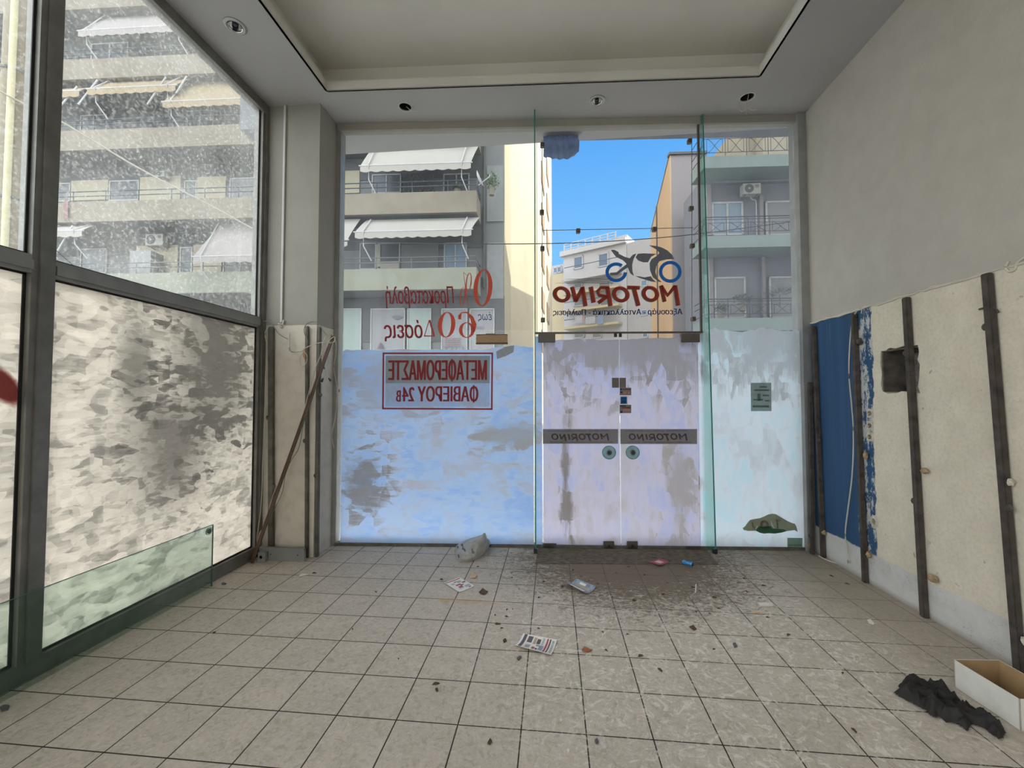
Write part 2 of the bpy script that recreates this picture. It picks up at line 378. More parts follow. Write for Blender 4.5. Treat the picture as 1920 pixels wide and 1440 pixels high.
M_wwL = whitewash('window_paint_left', ((0.45, 0.430, 0.39), (0.64, 0.607, 0.55), (0.76, 0.715, 0.65)), 1,
                  dark=[(3.33, 1.80, 0.42, 0.62, (0.255, 0.245, 0.225), 0.85), (2.95, 1.20, 0.35, 0.40, (0.28, 0.265, 0.245), 0.75), (2.65, 1.75, 0.12, 0.30, (0.27, 0.26, 0.24), 0.7)], sc=1.25)
M_wwA = whitewash('window_paint_sky_tint', ((0.58, 0.71, 0.92), (0.68, 0.78, 0.93), (0.70, 0.70, 0.76)), 0,  # front paints: blue of the sky light put into the colours
                  dark=[(-1.98, 0.65, 0.20, 0.30, (0.42, 0.375, 0.34), 0.6), (-0.40, 1.15, 0.35, 0.14, (0.549, 0.512, 0.476), 0.5), (-1.7, 1.75, 0.5, 0.35, (0.55, 0.537, 0.575), 0.45)], seed=3.0, sc=0.8)
M_wwB = whitewash('window_paint_doors', ((0.72, 0.74, 0.88), (0.81, 0.79, 0.87), (0.74, 0.71, 0.72)), 0,
                  dark=[(0.75, 2.1, 1.2, 0.40, (0.525, 0.519, 0.531), 0.7), (0.13, 0.75, 0.05, 0.6, (0.432, 0.396, 0.36), 0.7), (1.3, 0.6, 0.12, 0.5, (0.598, 0.572, 0.546), 0.6)], seed=7.0, sc=0.8, vert=True)
M_wwC = whitewash('window_paint_right', ((0.84, 0.95, 1.0), (0.92, 0.96, 1.0), (0.82, 0.84, 0.86)), 0,
                  dark=[(2.1, 2.15, 0.8, 0.40, (0.66, 0.68, 0.70), 0.7)], seed=11.0, sc=0.8, vert=True)
M_ww_edge = vinyl('thin_paint_smear', (0.62, 0.62, 0.62), 0.6)
V_red = vinyl('brick_red_vinyl', (0.44, 0.080, 0.050), 0.55)
V_redd = vinyl('faded_maroon_vinyl', (0.34, 0.065, 0.065), 0.45)
V_grey = vinyl('dark_grey_vinyl', (0.115, 0.115, 0.125), 0.5)
V_blue = vinyl('blue_vinyl', (0.020, 0.105, 0.32), 0.5)
V_navy = vinyl('navy_vinyl', (0.02, 0.04, 0.12), 0.4)
V_band = vinyl('grey_vinyl_band', (0.24, 0.225, 0.215), 0.45)
V_bandl = vinyl('grey_vinyl_lettering', (0.115, 0.095, 0.09), 0.4)
V_panel = vinyl('sage_grey_vinyl', (0.34, 0.355, 0.34), 0.45)
V_paper = vinyl('white_paper', (0.72, 0.70, 0.68), 0.4)
V_stick = vinyl('brown_sticker', (0.20, 0.17, 0.15), 0.3)
V_ppr = vinyl('grey_green_paper', (0.30, 0.36, 0.34), 0.5)
V_green = vinyl('green_paper', (0.07, 0.16, 0.09), 0.4)
V_olive = vinyl('olive_paper', (0.24, 0.25, 0.17), 0.4)
# ------------------------------------------------------------------ the room
ZC, XR, XL = 4.50, 2.62, -2.86
YB = -5.2
FP = VPlane((-2.269, 4.230), (4.790, 0.323))       # glass line of the shop front
FL = FP.at(1505, 1031)[0]

struct('floor', MB().box(-3.3, 2.9, YB - .2, 4.235, -0.15, 0.0).prism([(-3.3, 4.235, -0.15), (2.9, 4.235, -0.15), (2.9, 4.60, -0.15), (-2.269, 4.25, -0.15), (-3.3, 4.25, -0.15)], (0, 0, 0.15)), M_floor)

# right wall with the ragged niche broken into it
random.seed(4)
def rag(y0, y1, z0, z1, n=7, j=0.012):
    pts = []
    cs = [(y0, z0), (y1, z0), (y1, z1), (y0, z1)]
    for i in range(4):
        a, b = cs[i], cs[(i + 1) % 4]
        for k in range(n):
            f = k / n; pts.append((a[0] + (b[0] - a[0]) * f + random.uniform(-j, j), a[1] + (b[1] - a[1]) * f + random.uniform(-j, j)))
    return pts
niche = rag(3.262, 3.605, 1.585, 1.925)
hole = [(3.722 + 0.020 * math.cos(a * PI / 5), 0.53 + 0.026 * math.sin(a * PI / 5)) for a in range(10)]
wr = MB().sheet([(XR, YB, 0), (XR, 4.75, 0), (XR, 4.75, ZC + .05), (XR, YB, ZC + .05)],
                [[(XR, y, z) for y, z in niche], [(XR, y, z) for y, z in hole]], (0.10, 0, 0))
wr.box(XR + 0.24, XR + 0.30, YB, 4.75, 0, ZC)
wallR = struct('wall_right', wr, M_rw)
nc = MB(); nc.box(XR + 0.17, XR + 0.20, 3.20, 3.66, 1.53, 1.98)
for q in ((3.615, 3.64, 1.53, 1.98), (3.22, 3.25, 1.53, 1.98), (3.2, 3.66, 1.935, 1.96), (3.2, 3.66, 1.55, 1.575)): nc.box(XR + 0.10, XR + 0.18, *q)
struct('wall_niche', nc, M_conc, wallR)
struct('wall_niche_shade', MB().box(XR + .002, XR + .17, 3.584, 3.596, 1.56, 1.95).box(XR + .004, XR + .17, 3.25, 3.60, 1.908, 1.918), M_darkconc, wallR)  # thin dark liner paints shade onto two sides of the niche
struct('wall_pocket', MB().box(XR + .10, XR + .13, 3.66, 3.78, .47, .59), M_darkconc, wallR)
# lumpy strip of old adhesive where the panelling ended
random.seed(8); rows = []
yy = 2.20
ridge = []
while yy < 4.55:
    ridge.append((XR - 0.004, yy, 2.300 + random.uniform(-.007, .007))); yy += random.uniform(.03, .08)
struct('plaster_ridge', MB().tube(ridge, [random.uniform(.004, .013) for _ in ridge], 6), P('ridge_plaster', (0.58, 0.53, 0.43), .85, bump=.4), wallR)

struct('wall_rear', MB().box(-3.3, 2.9, YB - .2, YB, 0, .6).box(-3.3, 2.9, YB - .2, YB, 3.9, ZC + .2).box(-3.3, -2.3, YB - .2, YB, .6, 3.9).box(2.0, 2.9, YB - .2, YB, .6, 3.9), M_wall)
rw_ = thing('window_20', 'wide window added in the unseen rear wall to brighten the shop', 'window', (-2.3, YB - .1, .6), kind='structure')  # unseen rear opening added to bring in more daylight
obj('glass_pane', MB().box(-2.3, 2.0, YB - .105, YB - .095, .6, 3.9), M_glassT, rw_)  # glass of the added rear window
rf_ = MB()
for x in (-2.3, -.9, .55, 1.95): rf_.box(x, x + .05, YB - .13, YB - .06, .6, 3.9)
obj('window_frame', rf_.box(-2.3, 2.0, YB - .13, YB - .06, .6, .66).box(-2.3, 2.0, YB - .13, YB - .06, 3.84, 3.9), M_alu, rw_)  # frame of the added rear window

# ceiling with the sunk panel and the two empty lamp holes
cofL, cofR, cofY0 = -2.158, 1.907, -1.5
def circ(c, r, n=28, sq=1.0): return [(c[0] + r * math.cos(2 * PI * k / n), c[1] + r * sq * math.sin(2 * PI * k / n), ZC) for k in range(n)]
hA, hB = G(760, 201, ZC), G(1401, 183, ZC)
dA, dB = G(441, 49, ZC), G(1119, 189, ZC)
coffer = [(cofL, cofY0, ZC), (cofR, cofY0, ZC), (cofR, 3.945, ZC), (cofL, 3.735, ZC)]
ce = MB().sheet([(-2.95, YB, ZC), (2.72, YB, ZC), (2.72, 4.75, ZC), (-2.95, 4.75, ZC)],
                [coffer, circ(hA, .062), circ(hB, .062), circ(dA, .056), circ(dB, .056)], (0, 0, 0.012))
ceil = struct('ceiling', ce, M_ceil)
cf = MB()
top, lip = ZC + .30, ZC + .10
cc = [Vector(p) for p in coffer]
for i in range(4):
    a, b = cc[i], cc[(i + 1) % 4]
    n = (b - a).cross(Vector((0, 0, 1))).normalized()
    cf.obox(a, b - a, n * 0.012, Vector((0, 0, lip - ZC)))
o2 = [(cofL - .10, cofY0 - .1, lip), (cofR + .10, cofY0 - .1, lip), (cofR + .10, 4.05, lip), (cofL - .10, 3.835, lip)]
o2 = [Vector(p) for p in o2]
for i in range(4):
    a, b = o2[i], o2[(i + 1) % 4]; cf.face((a, b, b + Vector((0, 0, top - lip)), a + Vector((0, 0, top - lip))))
    cf.face((a, b, cc[(i + 1) % 4] + Vector((0, 0, lip - ZC)), cc[i] + Vector((0, 0, lip - ZC))))
cf.face([p + Vector((0, 0, top - lip)) for p in o2])
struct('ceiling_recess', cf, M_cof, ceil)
struct('ceiling_slab', MB().box(-2.95, 2.95, YB - .2, 4.78, ZC + .42, ZC + .60), M_darkconc, ceil)
# unseen storeys above the shop, added as a shading mass
struct('wall_shading_storeys', MB().box(-2.95, 2.95, -5.5, 4.78, ZC + .62, 22.0).box(2.95, 22.0, -14, 4.78, ZC + .62, 22.0), P('outer_render', (0.55, 0.52, 0.46), .9))
struct('wall_outer_right', MB().box(2.95, 22.0, -14, 4.95, -0.15, ZC + .62), MT['outer_render'])

# pilaster in the left corner
PY, PX = 3.89, -2.315
pl_ = MB().prism([(-2.99, PY, 0), (PX, PY, 0), (PX, 4.40, 0), (-2.99, 4.40, 0)], (0, 0, 2.27))
struct('wall_left_pilaster', pl_, M_pil)
struct('wall_left_pilaster_upper', MB().prism([(-2.99, PY - .004, 2.27), (PX + .004, PY - .004, 2.27), (PX + .004, 4.40, 2.27), (-2.99, 4.40, 2.27)], (0, 0, ZC - 2.27)), M_pilup)
# header and side trims round the shop front
tr1 = MB().pbox(FP, -0.02, FL + .10, 4.425, 4.50, -0.03, 0.06)
struct('trim_1', tr1, M_pilup)
struct('trim_2', MB().pbox(FP, FL + .012, FL + .14, 0, 4.5, -0.06, 0.10), M_alul)
struct('trim_3', MB().pbox(FP, -0.105, 0.004, 0, 4.5, -0.02, 0.08), M_alul)
struct('trim_4', MB().pbox(FP, -0.012, FL + .012, -0.02, 0.030, -0.022, 0.05), M_galv)
# outer soffit above the shop front
struct('wall_front_lintel', MB().pbox(FP, -1.2, 8.0, 4.545, 5.3, 0.10, 0.42).pbox(FP, -1.2, 8.0, 5.2, 5.4, 0.0, 0.5), P('grey_soffit', (0.20, 0.215, 0.25), .8, var=.12))
sg = MB(); sg.pbox(FP, 3.0, FL + .012, 4.43, 4.555, 0.02, 0.10)

# ------------------------------------------------------------------ shop front glass
def gpane(x0, x1, z0, z1, n0=-0.005, n1=0.005): return MB().pbox(FP, x0, x1, z0, z1, n0, n1)
sJ1 = FP.at(1002, 640)[0]; sJ2 = FP.at(1313, 500)[0]
sD0 = FP.at(1017.5, 830)[0]; sDm = FP.at(1160.6, 830)[0]; sD1 = FP.at(1308, 830)[0]
zDt = FP.at(1160, 625)[1]
jag = random.Random(5)
def paint_top(pts, zb, n=-0.008, ext=None):
    """painted area on the inner face; pts = (s, z) along its ragged top edge"""
    poly = [FP.W(pts[0][0], zb, n)] + [FP.W(a, z, n) for a, z in pts] + [FP.W(pts[-1][0], zb, n)]
    return MB().prism(poly, -FP.nn * 0.0015)
def ragtop(pix, zj=0.006, sub=5):
    pts = [FP.at(x, y) for x, y in pix]; o = []
    for (a, za), (b, zb) in zip(pts, pts[1:]):
        for k in range(sub):
            f = k / sub; o.append((a + (b - a) * f, za + (zb - za) * f + jag.uniform(-zj, zj)))
    return o + [pts[-1]]
w1 = thing('window_1', 'large fixed pane left of the glass doors, its lower half brushed over with white paint coloured by blue sky light', 'window', FP.W(0, 0, 0), kind='structure')
obj('glass_pane', gpane(0, sJ1, 0.028, 4.43), M_glass, w1)
obj('painted_area', paint_top(ragtop([(643, 660), (650, 656), (700, 657), (760, 655), (830, 656), (905, 655), (960, 648), (1000, 652)]), 0.030), M_wwA, w1)
w2 = thing('window_2', 'clear transom pane above the glass doors carrying the motorcycle lettering', 'window', FP.W(sJ1, zDt, 0), kind='structure')
obj('glass_pane', gpane(sJ1 + .004, sJ2 - .004, zDt + .012, 4.43), M_glassT, w2)
fr = MB().pbox(FP, sJ1, sJ2 + .012, zDt - .004, zDt + .016, -0.012, 0.012).pbox(FP, sJ2 - .010, sJ2 + .008, zDt, 4.43, -0.012, 0.012)
obj('pane_edging', fr, M_patch, w2)
rod = MB()
for x, y0, y1 in ((1017, 262, 622), (1297.5, 258, 622)):
    rod.tube([FP.P(x - (.5 if y == y0 else 0), y, 0.02) for y in (y0, y1)], 0.0035, 6)
rod.tube([FP.P(1017, 432, 0.02), FP.P(1300, 427, 0.02)], 0.0035, 6)
obj('tension_wire', rod, M_galv, w2)
for x, y in ((1017, 272), (1016, 398), (1017, 466), (1018, 600), (1084, 433), (1227, 430), (1293, 265), (1296, 391), (1298, 461), (1300, 598)):
    a, z = FP.at(x, y); obj('glass_clamp', MB().pbox(FP, a - .022, a + .022, z - .024, z + .024, -0.02, 0.028).bevel(.006, 1), M_patch, w2)
w3 = thing('window_3', 'fixed pane right of the glass doors, its lower half brushed white', 'window', FP.W(sJ2, 0, 0), kind='structure')
obj('glass_pane', gpane(sJ2 + .012, FL, 0.028, 4.43), M_glassR, w3)
obj('painted_area', paint_top(ragtop([(1313, 621), (1340, 617), (1390, 622), (1430, 615), (1470, 621), (1503, 619)], .008), 0.030), M_wwC, w3)
# narrow painted strips beside the doors
w4 = thing('window_4', 'narrow glass strip between the left door and the left green fin', 'window', FP.W(sJ1, 0, 0), kind='structure')
obj('glass_pane', gpane(sJ1 + .004, sD0 - .004, 0.028, zDt - .004), M_glassT, w4)
obj('painted_area', MB().pbox(FP, sJ1 + .006, sD0 - .006, .03, zDt - .03, -.009, -.0075), M_wwA, w4)
w5 = thing('window_5', 'narrow glass strip between the right door and the right green fin', 'window', FP.W(sD1, 0, 0), kind='structure')
obj('glass_pane', gpane(sD1 + .004, sJ2 + .008, 0.028, zDt - .004), M_glassT, w5)
obj('painted_area', MB().pbox(FP, sD1 + .006, sJ2 + .006, .03, zDt - .02, -.009, -.0075), M_wwC, w5)

# vertical green glass fins
def fin(name, s0, depth, lab, ztop=4.50, tilt=0.0, tap=1.0):
    t = thing(name, lab, 'glass fin', FP.W(s0, 0, -depth))
    d = -FP.nn * depth + FP.d * tilt
    b0 = FP.W(s0 - .005, .0, -0.012); up = Vector((0, 0, ztop))
    obj('fin_glass', MB().prism([b0, b0 + d, b0 + d * tap + up, b0 + up], FP.d * .010), M_green, t)
    e = MB().prism([b0 + d, b0 + d * 1.03, b0 + d * (tap + .03) + up, b0 + d * tap + up], FP.d * .011)
    obj('polished_edge', e, M_gedge, t)
    obj('foot_bracket', MB().obox(FP.W(s0 - .018, 0, -0.012) + d * .80, FP.d * .036, d * .25, Vector((0, 0, .05))).bevel(.004, 1), M_black, t)
    return t
fin('glass_fin', sJ1 + .003, 0.17, 'upright green-edged glass fin left of the doors, seen almost edge on')
fin('glass_fin', sJ2 + .012, 0.13, 'upright green glass fin right of the doors, showing its broad face', tilt=0.035, tap=.35)

# the two door leaves
def leaf(name, a0, a1, lab, pix, hx, mside):
    t = thing(name, lab, 'door', FP.W(a0, 0, 0), kind='structure')
    obj('glass_pane', gpane(a0 + .0015, a1 - .0015, 0.012, zDt - .012), M_glassT, t)
    obj('painted_area', paint_top(ragtop(pix, .004), 0.016), M_wwB, t)
    return t
dl = leaf('door_1', sD0, sDm, 'left glass door leaf, painted white inside, with a round glass knob', [(1018.2, 643), (1050, 637), (1090, 636), (1130, 638), (1160.0, 637)], 0, 0)
dr = leaf('door_2', sDm, sD1, 'right glass door leaf, painted white inside, with a round glass knob and stickers', [(1161.2, 638), (1200, 635), (1240, 634), (1276, 633), (1307.5, 642)], 0, 0)
def pxbox(x0, y0, x1, y1, n0, n1, bev=.003):
    a0, a1, z0, z1 = FP.rect(x0, y0, x1, y1); m = MB().pbox(FP, a0, a1, z0, z1, n0, n1)
    return m.bevel(bev, 1) if bev else m
for t, bx in ((dl, (1009, 626.5, 1041, 642.5)), (dr, (1276, 626, 1311, 642)), (dl, (1018, 1018, 1043, 1029)), (dl, (1131, 1014, 1151, 1029.5)), (dr, (1175, 1014, 1195, 1029.5)), (dr, (1284, 1023, 1312, 1032.5))):
    f = obj('patch_fitting', pxbox(*bx, -.022, .022), M_patch, t)
for t, cx in ((dl, 1141), (dr, 1185)):
    a, z = FP.at(cx, 1022); obj('lock_cylinder', MB().lathe([(0, 0), (.012, 0), (.012, .006), (0, .006)], FP.W(a, z, -.022), -FP.nn, 16), M_black, t)
for t, cx in ((dl, 1154), (dr, 1163)): obj('door_stop', pxbox(cx - 2.5, 624.5, cx + 2.5, 632, -.012, .012, 0), M_black, t)
for t, cx in ((dl, 1140.5), (dr, 1184.5)):
    a, z = FP.at(cx, 847.5); k = obj('door_knob', MB().lathe([(0, .030), (.064, .030), (.068, .034), (.068, .040), (.064, .044), (0, .044)], FP.W(a, z, 0), -FP.nn, 36),
                                   clearglass('knob_glass_%d' % cx, tint=(.66, .80, .78), haze=.5, hz=(.42, .52, .50)), t)
    obj('knob_rim', MB().lathe([(.066, .030), (.0705, .034), (.0705, .041), (.066, .045)], FP.W(a, z, 0), -FP.nn, 36), M_gedge, t)
    obj('knob_bolt', MB().lathe([(0, .004), (.014, .004), (.016, .05), (.019, .052), (.017, .062), (0, .063)], FP.W(a, z, 0) , -FP.nn, 18), M_black, t)
    obj('knob_spot', MB().lathe([(.0, .046), (.030, .046), (.028, .048), (0, .048)], FP.W(a, z, 0), -FP.nn, 24), V_ppr, t)

# ------------------------------------------------------------------ left window wall
ym0, ym1 = 2.005, 2.125
ys = [-3.85, -1.85, 0.09, (ym0 + ym1) / 2]
XG = XL - .045
fr_id = 6
base = MB().box(XL - .10, XL, YB, PY + .02, 0.0, 0.105).box(XL - .055, XL - .04, YB, PY, .105, .118)
struct('trim_5', base, M_alu)
struct('trim_6', MB().box(XL - .10, XL + .004, YB, PY + .02, 4.425, 4.50).box(XL - .02, XL + .012, YB, PY + .02, 4.40, 4.43), M_alu)
tz0, tz1 = 2.235, 2.335
for i, y in enumerate(ys):
    m = MB().box(XL - .09, XL + .002, y - .055, y + .055, .105, 4.43).box(XL, XL + .014, y - .022, y + .048, .105, 4.43)
    struct('trim_%d' % (7 + i), m, M_alu)
struct('trim_11', MB().box(XL - .09, XL - .0, PY - .085, PY + .01, .105, 4.43).box(XL, XL + .012, PY - .05, PY, .105, 4.43), M_alu)
tm = MB()
edges = [YB] + ys + [PY - .03]
for a, b in zip(edges, edges[1:]):
    tm.box(XL - .09, XL + .003, a + .055, b - .055, tz0, tz1).box(XL, XL + .016, a + .055, b - .055, tz0 + .018, tz1 - .030)
struct('trim_12', tm, M_alul)
nW = 6
for i, (a, b) in enumerate(zip(edges, edges[1:])):
    y0, y1 = a + (.055 if i else 0), b - .055
    look = {4: 'side window bay nearest the corner pilaster', 3: 'side window bay at the left edge of the photo'}.get(i, 'unseen side window bay added behind the camera')  # bays behind the camera are added, left clear for more daylight
    u = thing('window_%d' % nW, look + ', dusty clear pane above the transom and %s pane below' % ('white painted' if i >= 3 else 'clear'), 'window', (XG, y0, .11), kind='structure'); nW += 1
    obj('glass_pane', MB().box(XG - .004, XG + .004, y0, y1, tz1, 4.43), M_glassL, u)
    obj('glass_pane', MB().box(XG - .004, XG + .004, y0, y1, .11, tz0), M_glassT, u)
    if i >= 3: obj('painted_area', MB().box(XG + .006, XG + .008, y0 + .004, y1 - .004, .118, tz0 - .004), M_wwL, u)
    g = MB()
    for (za, zb) in ((.105, tz0), (tz1, 4.43)):
        for (p, q, r, s_) in ((y0, y0 + .014, za, zb), (y1 - .014, y1, za, zb), (y0, y1, za, za + .014), (y0, y1, zb - .012, zb)): g.box(XG + .009, XG + .016, p, q, r, s_)
    obj('rubber_gasket', g, M_gasket, u)
struct('wall_left_outer_sill', MB().box(XL - .45, XL - .10, YB, 4.5, -.15, -.01), MT['grey_soffit'])
# spray painted red stroke on the first pane
m_, t_ = newmat('red_spray'); pp = wpos(t_); ss = t_.n('ShaderNodeSeparateXYZ', {0: pp})
c0 = XP(4, 722, XG + .010)
dv = t_.n('ShaderNodeVectorMath', {0: pp, 1: tuple(c0)}, operation='SUBTRACT').outputs[0]
dv = t_.n('ShaderNodeMapping', {'Vector': dv, 'Rotation': (math.radians(-38), 0, 0)}).outputs[0]
dv = t_.n('ShaderNodeVectorMath', {0: dv, 1: (1, 1 / .07, 1 / .15)}, operation='MULTIPLY').outputs[0]
ln = t_.n('ShaderNodeVectorMath', {0: dv}, operation='LENGTH').outputs['Value']
al = t_.step(t_.math('ADD', ln, t_.math('MULTIPLY', t_.noise(pp, 30.0, 3.0), .2)), 1.1, .75)
out(t_, t_.n('ShaderNodeMixShader', {0: al, 1: t_.n('ShaderNodeBsdfTransparent').outputs[0], 2: t_.n('ShaderNodeMixShader', {0: .6, 1: t_.n('ShaderNodeBsdfDiffuse', {'Color': (.46, .17, .16)}).outputs[0], 2: t_.n('ShaderNodeBsdfTranslucent', {'Color': (.46, .17, .16)}).outputs[0]}).outputs[0]}).outputs[0])
obj('spray_paint_mark', MB().box(XG + .0095, XG + .0105, c0.y - .25, c0.y + .25, c0.z - .28, c0.z + .28), m_, None, 'red sprayed stroke on the painted side pane at the left edge', 'graffiti')
# low clear glass guard standing in front of the side window
gz = .50
gg = thing('low_glass_panel', 'low frameless glass panel standing on the floor in front of the side window', 'glass panel', (-2.788, 1.0, 0))
obj('glass_sheet', MB().box(-2.793, -2.785, -.6, 3.215, 0.0, gz), clearglass('low_green_glass', tint=(.82, .90, .865), haze=.02, hz=(.5, .7, .62)), gg)
obj('polished_edge', MB().box(-2.7935, -2.7845, -.6, 3.215, gz, gz + .003).box(-2.7935, -2.7845, 3.215, 3.219, 0, gz), P('dull_green_edge', (.07, .15, .125), .3), gg)
obj('glass_bolt', MB().lathe([(0, 0), (.020, 0), (.022, .006), (.012, .012), (0, .013)], (-2.785, 3.17, .462), (1, 0, 0), 20).lathe([(.026, 0), (.030, 0), (.030, .004), (.026, .004)], (-2.785, 3.17, .462), (1, 0, 0), 20), MT['dull_green_edge'], gg)
# ------------------------------------------------------------------ lettering and stickers on the glass (all read from the street, mirrored inside)
NI = -0.0118
def textpolys(body, shear=0.0, bold=0.0, spacing=1.0, res=3):
    c = bpy.data.curves.new('tmp', 'FONT'); c.body = body.replace('σ', 'ο'); c.shear = shear; c.offset = bold; c.space_character = spacing; c.resolution_u = res
    o = bpy.data.objects.new('tmp', c); COL.objects.link(o)
    me = bpy.data.meshes.new_from_object(o.evaluated_get(bpy.context.evaluated_depsgraph_get()))
    vs = [v.co.copy() for v in me.vertices]; fs = [tuple(p.vertices) for p in me.polygons]
    bpy.data.objects.remove(o); bpy.data.curves.remove(c); bpy.data.meshes.remove(me)
    for i, ch in enumerate(body):           # the small sigma: a round letter with a bar on its right shoulder
        if ch != 'σ': continue
        ed = []
        for part in (body[:i], body[:i + 1]):
            if not part: ed.append(0.0); continue
            c2 = bpy.data.curves.new('tmp', 'FONT'); c2.body = part.replace('σ', 'ο'); c2.shear = shear; c2.space_character = spacing
            o2_ = bpy.data.objects.new('tmp', c2); COL.objects.link(o2_); m2 = bpy.data.meshes.new_from_object(o2_.evaluated_get(bpy.context.evaluated_depsgraph_get()))
            ed.append(max(v.co.x for v in m2.vertices)); bpy.data.objects.remove(o2_); bpy.data.curves.remove(c2); bpy.data.meshes.remove(m2)
        a_, b_ = ed; m_x = (a_ + b_) / 2; k = len(vs)
        vs += [Vector((m_x, .47, 0)), Vector((b_ + .05, .47, 0)), Vector((b_ + .05, .55, 0)), Vector((m_x, .55, 0))]; fs.append((k, k + 1, k + 2, k + 3))
    x0, x1 = min(v.x for v in vs), max(v.x for v in vs); y0, y1 = min(v.y for v in vs), max(v.y for v in vs)
    return [((v.x - x0) / (x1 - x0), (v.y - y0) / (y1 - y0)) for v in vs], fs
def put_text(mb, body, x0, y0, x1, y1, n=NI, pl=FP, mirror=True, fat=0.0, **k):
    """ink box of the text is the box x0..x1, y0..y1 seen on the plane"""
    vs, fs = textpolys(body, **k); a0, a1, z0, z1 = pl.rect(x0, y0, x1, y1, n)
    for j, dx in enumerate((-fat, 0, fat) if fat else (0,)):
        k2 = (a1 - a0) / abs(x1 - x0) * dx
        bv = [mb.b.verts.new(pl.W(a0 + (a1 - a0) * (1 - u if mirror else u) + k2, z0 + (z1 - z0) * v, n - .0002 * j)) for u, v in vs]
        for f in fs:
            try: mb.b.faces.new([bv[i] for i in f])
            except ValueError: pass
    return mb
def FPx(x, y, n=NI): return FP.P(x, y, n)
def pxpoly(mb, pts, n=NI): return mb.face([FPx(x, y, n) for x, y in pts])
def brush(mb, pts, wd, n=NI, closed=False):
    """stroke through pixel points with a width (px) at each"""
    if not isinstance(wd, (list, tuple)): wd = [wd] * len(pts)
    L = len(pts); A = []; B = []
    for i in range(L):
        p = pts[(i - 1) % L] if closed or i else pts[0]; q = pts[(i + 1) % L] if closed or i < L - 1 else pts[-1]
        dx, dy = q[0] - p[0], q[1] - p[1]; l = math.hypot(dx, dy) or 1; nx, ny = -dy / l, dx / l
        A.append((pts[i][0] + nx * wd[i] / 2, pts[i][1] + ny * wd[i] / 2)); B.append((pts[i][0] - nx * wd[i] / 2, pts[i][1] - ny * wd[i] / 2))
    for i in range(L if closed else L - 1):
        j = (i + 1) % L
        mb.face([FPx(*A[i], n), FPx(*A[j], n), FPx(*B[j], n), FPx(*B[i], n)])
    return mb
def ring(mb, cx, cy, rx, ry, wx, wy, a0=0, a1=360, n=NI, N=40, tilt=0.0):
    """elliptical ring: wx stroke width at the sides, wy at top and bottom"""
    pr = None
    for k in range(N + 1):
        a = math.radians(a0 + (a1 - a0) * k / N); c, s = math.cos(a), math.sin(a)
        o = (cx + rx * c + tilt * ry * s, cy - ry * s); i = (cx + (rx - wx) * c + tilt * (ry - wy) * s, cy - (ry - wy) * s)
        if pr: mb.face([FPx(*pr[0], n), FPx(*o, n), FPx(*i, n), FPx(*pr[1], n)])
        pr = (o, i)
    return mb
def sticker(name, mb, m, lab, cat='lettering', group=None): return obj(name, mb, m, None, lab, cat, group, recalc=False)

def cropA(x, y): return 700 + x / 4.5, 480 + y / 4.5
def S(pts): return [cropA(*p) for p in pts]
# 0% Prokatavoli
t = MB(); c = cropA(925, 268); ring(t, *c, 80 / 4.5, 157 / 4.5, 37 / 4.5, 8 / 4.5, tilt=0.06)
brush(t, S([(803, 425), (785, 320), (760, 135)]), [2 / 4.5, 8 / 4.5, 3 / 4.5])
ring(t, *cropA(805, 222), 25 / 4.5, 82 / 4.5, 10 / 4.5, 3 / 4.5, tilt=.1); ring(t, *cropA(753, 342), 25 / 4.5, 80 / 4.5, 10 / 4.5, 3 / 4.5, tilt=.1)
brush(t, S([(760, 137), (790, 165), (822, 150)]), .8)
sticker('window_lettering', t, V_red, 'tall brick red mirrored nought and percent sign on the left pane')
t = MB(); put_text(t, 'Προκαταβολή', 723, 536, 851, 578, shear=0.15, fat=.35, spacing=.95)
sticker('window_lettering', t, V_redd, 'long mirrored red word of the upper line on the left pane')
t = MB()
put_text(t, 'έως', 896, 585, 922, 603, shear=0.1)
sticker('window_lettering', t, V_navy, 'small dark mirrored word just above the cardboard strip')
t = MB(); ring(t, *cropA(618, 580), 74 / 4.5, 108 / 4.5, 36 / 4.5, 7 / 4.5, tilt=0.06)
ring(t, *cropA(788, 625), 66 / 4.5, 66 / 4.5, 30 / 4.5, 6 / 4.5)
brush(t, S([(726, 512), (745, 478), (790, 476), (830, 520), (852, 580), (848, 640)]), [6, 2, 3, 7, 8.5, 4]); brush(t, S([(716, 520), (742, 520)]), 6.5)
ax, ay = cropA(470, 610)
sticker('window_lettering', t, V_red, 'large brick red mirrored number 60 on the left pane')
t = MB(); brush(t, [(805, 600), (795.5, 630.5)], 1.6); brush(t, [(805.5, 600), (814, 630)], 3.6); brush(t, [(795, 630), (815, 630)], 2.2)
put_text(t, 'όσεις', 720, 600, 792, 640, shear=0.12, fat=.7)
sticker('window_lettering', t, V_redd, 'mirrored red word left of the number 60 on the left pane')

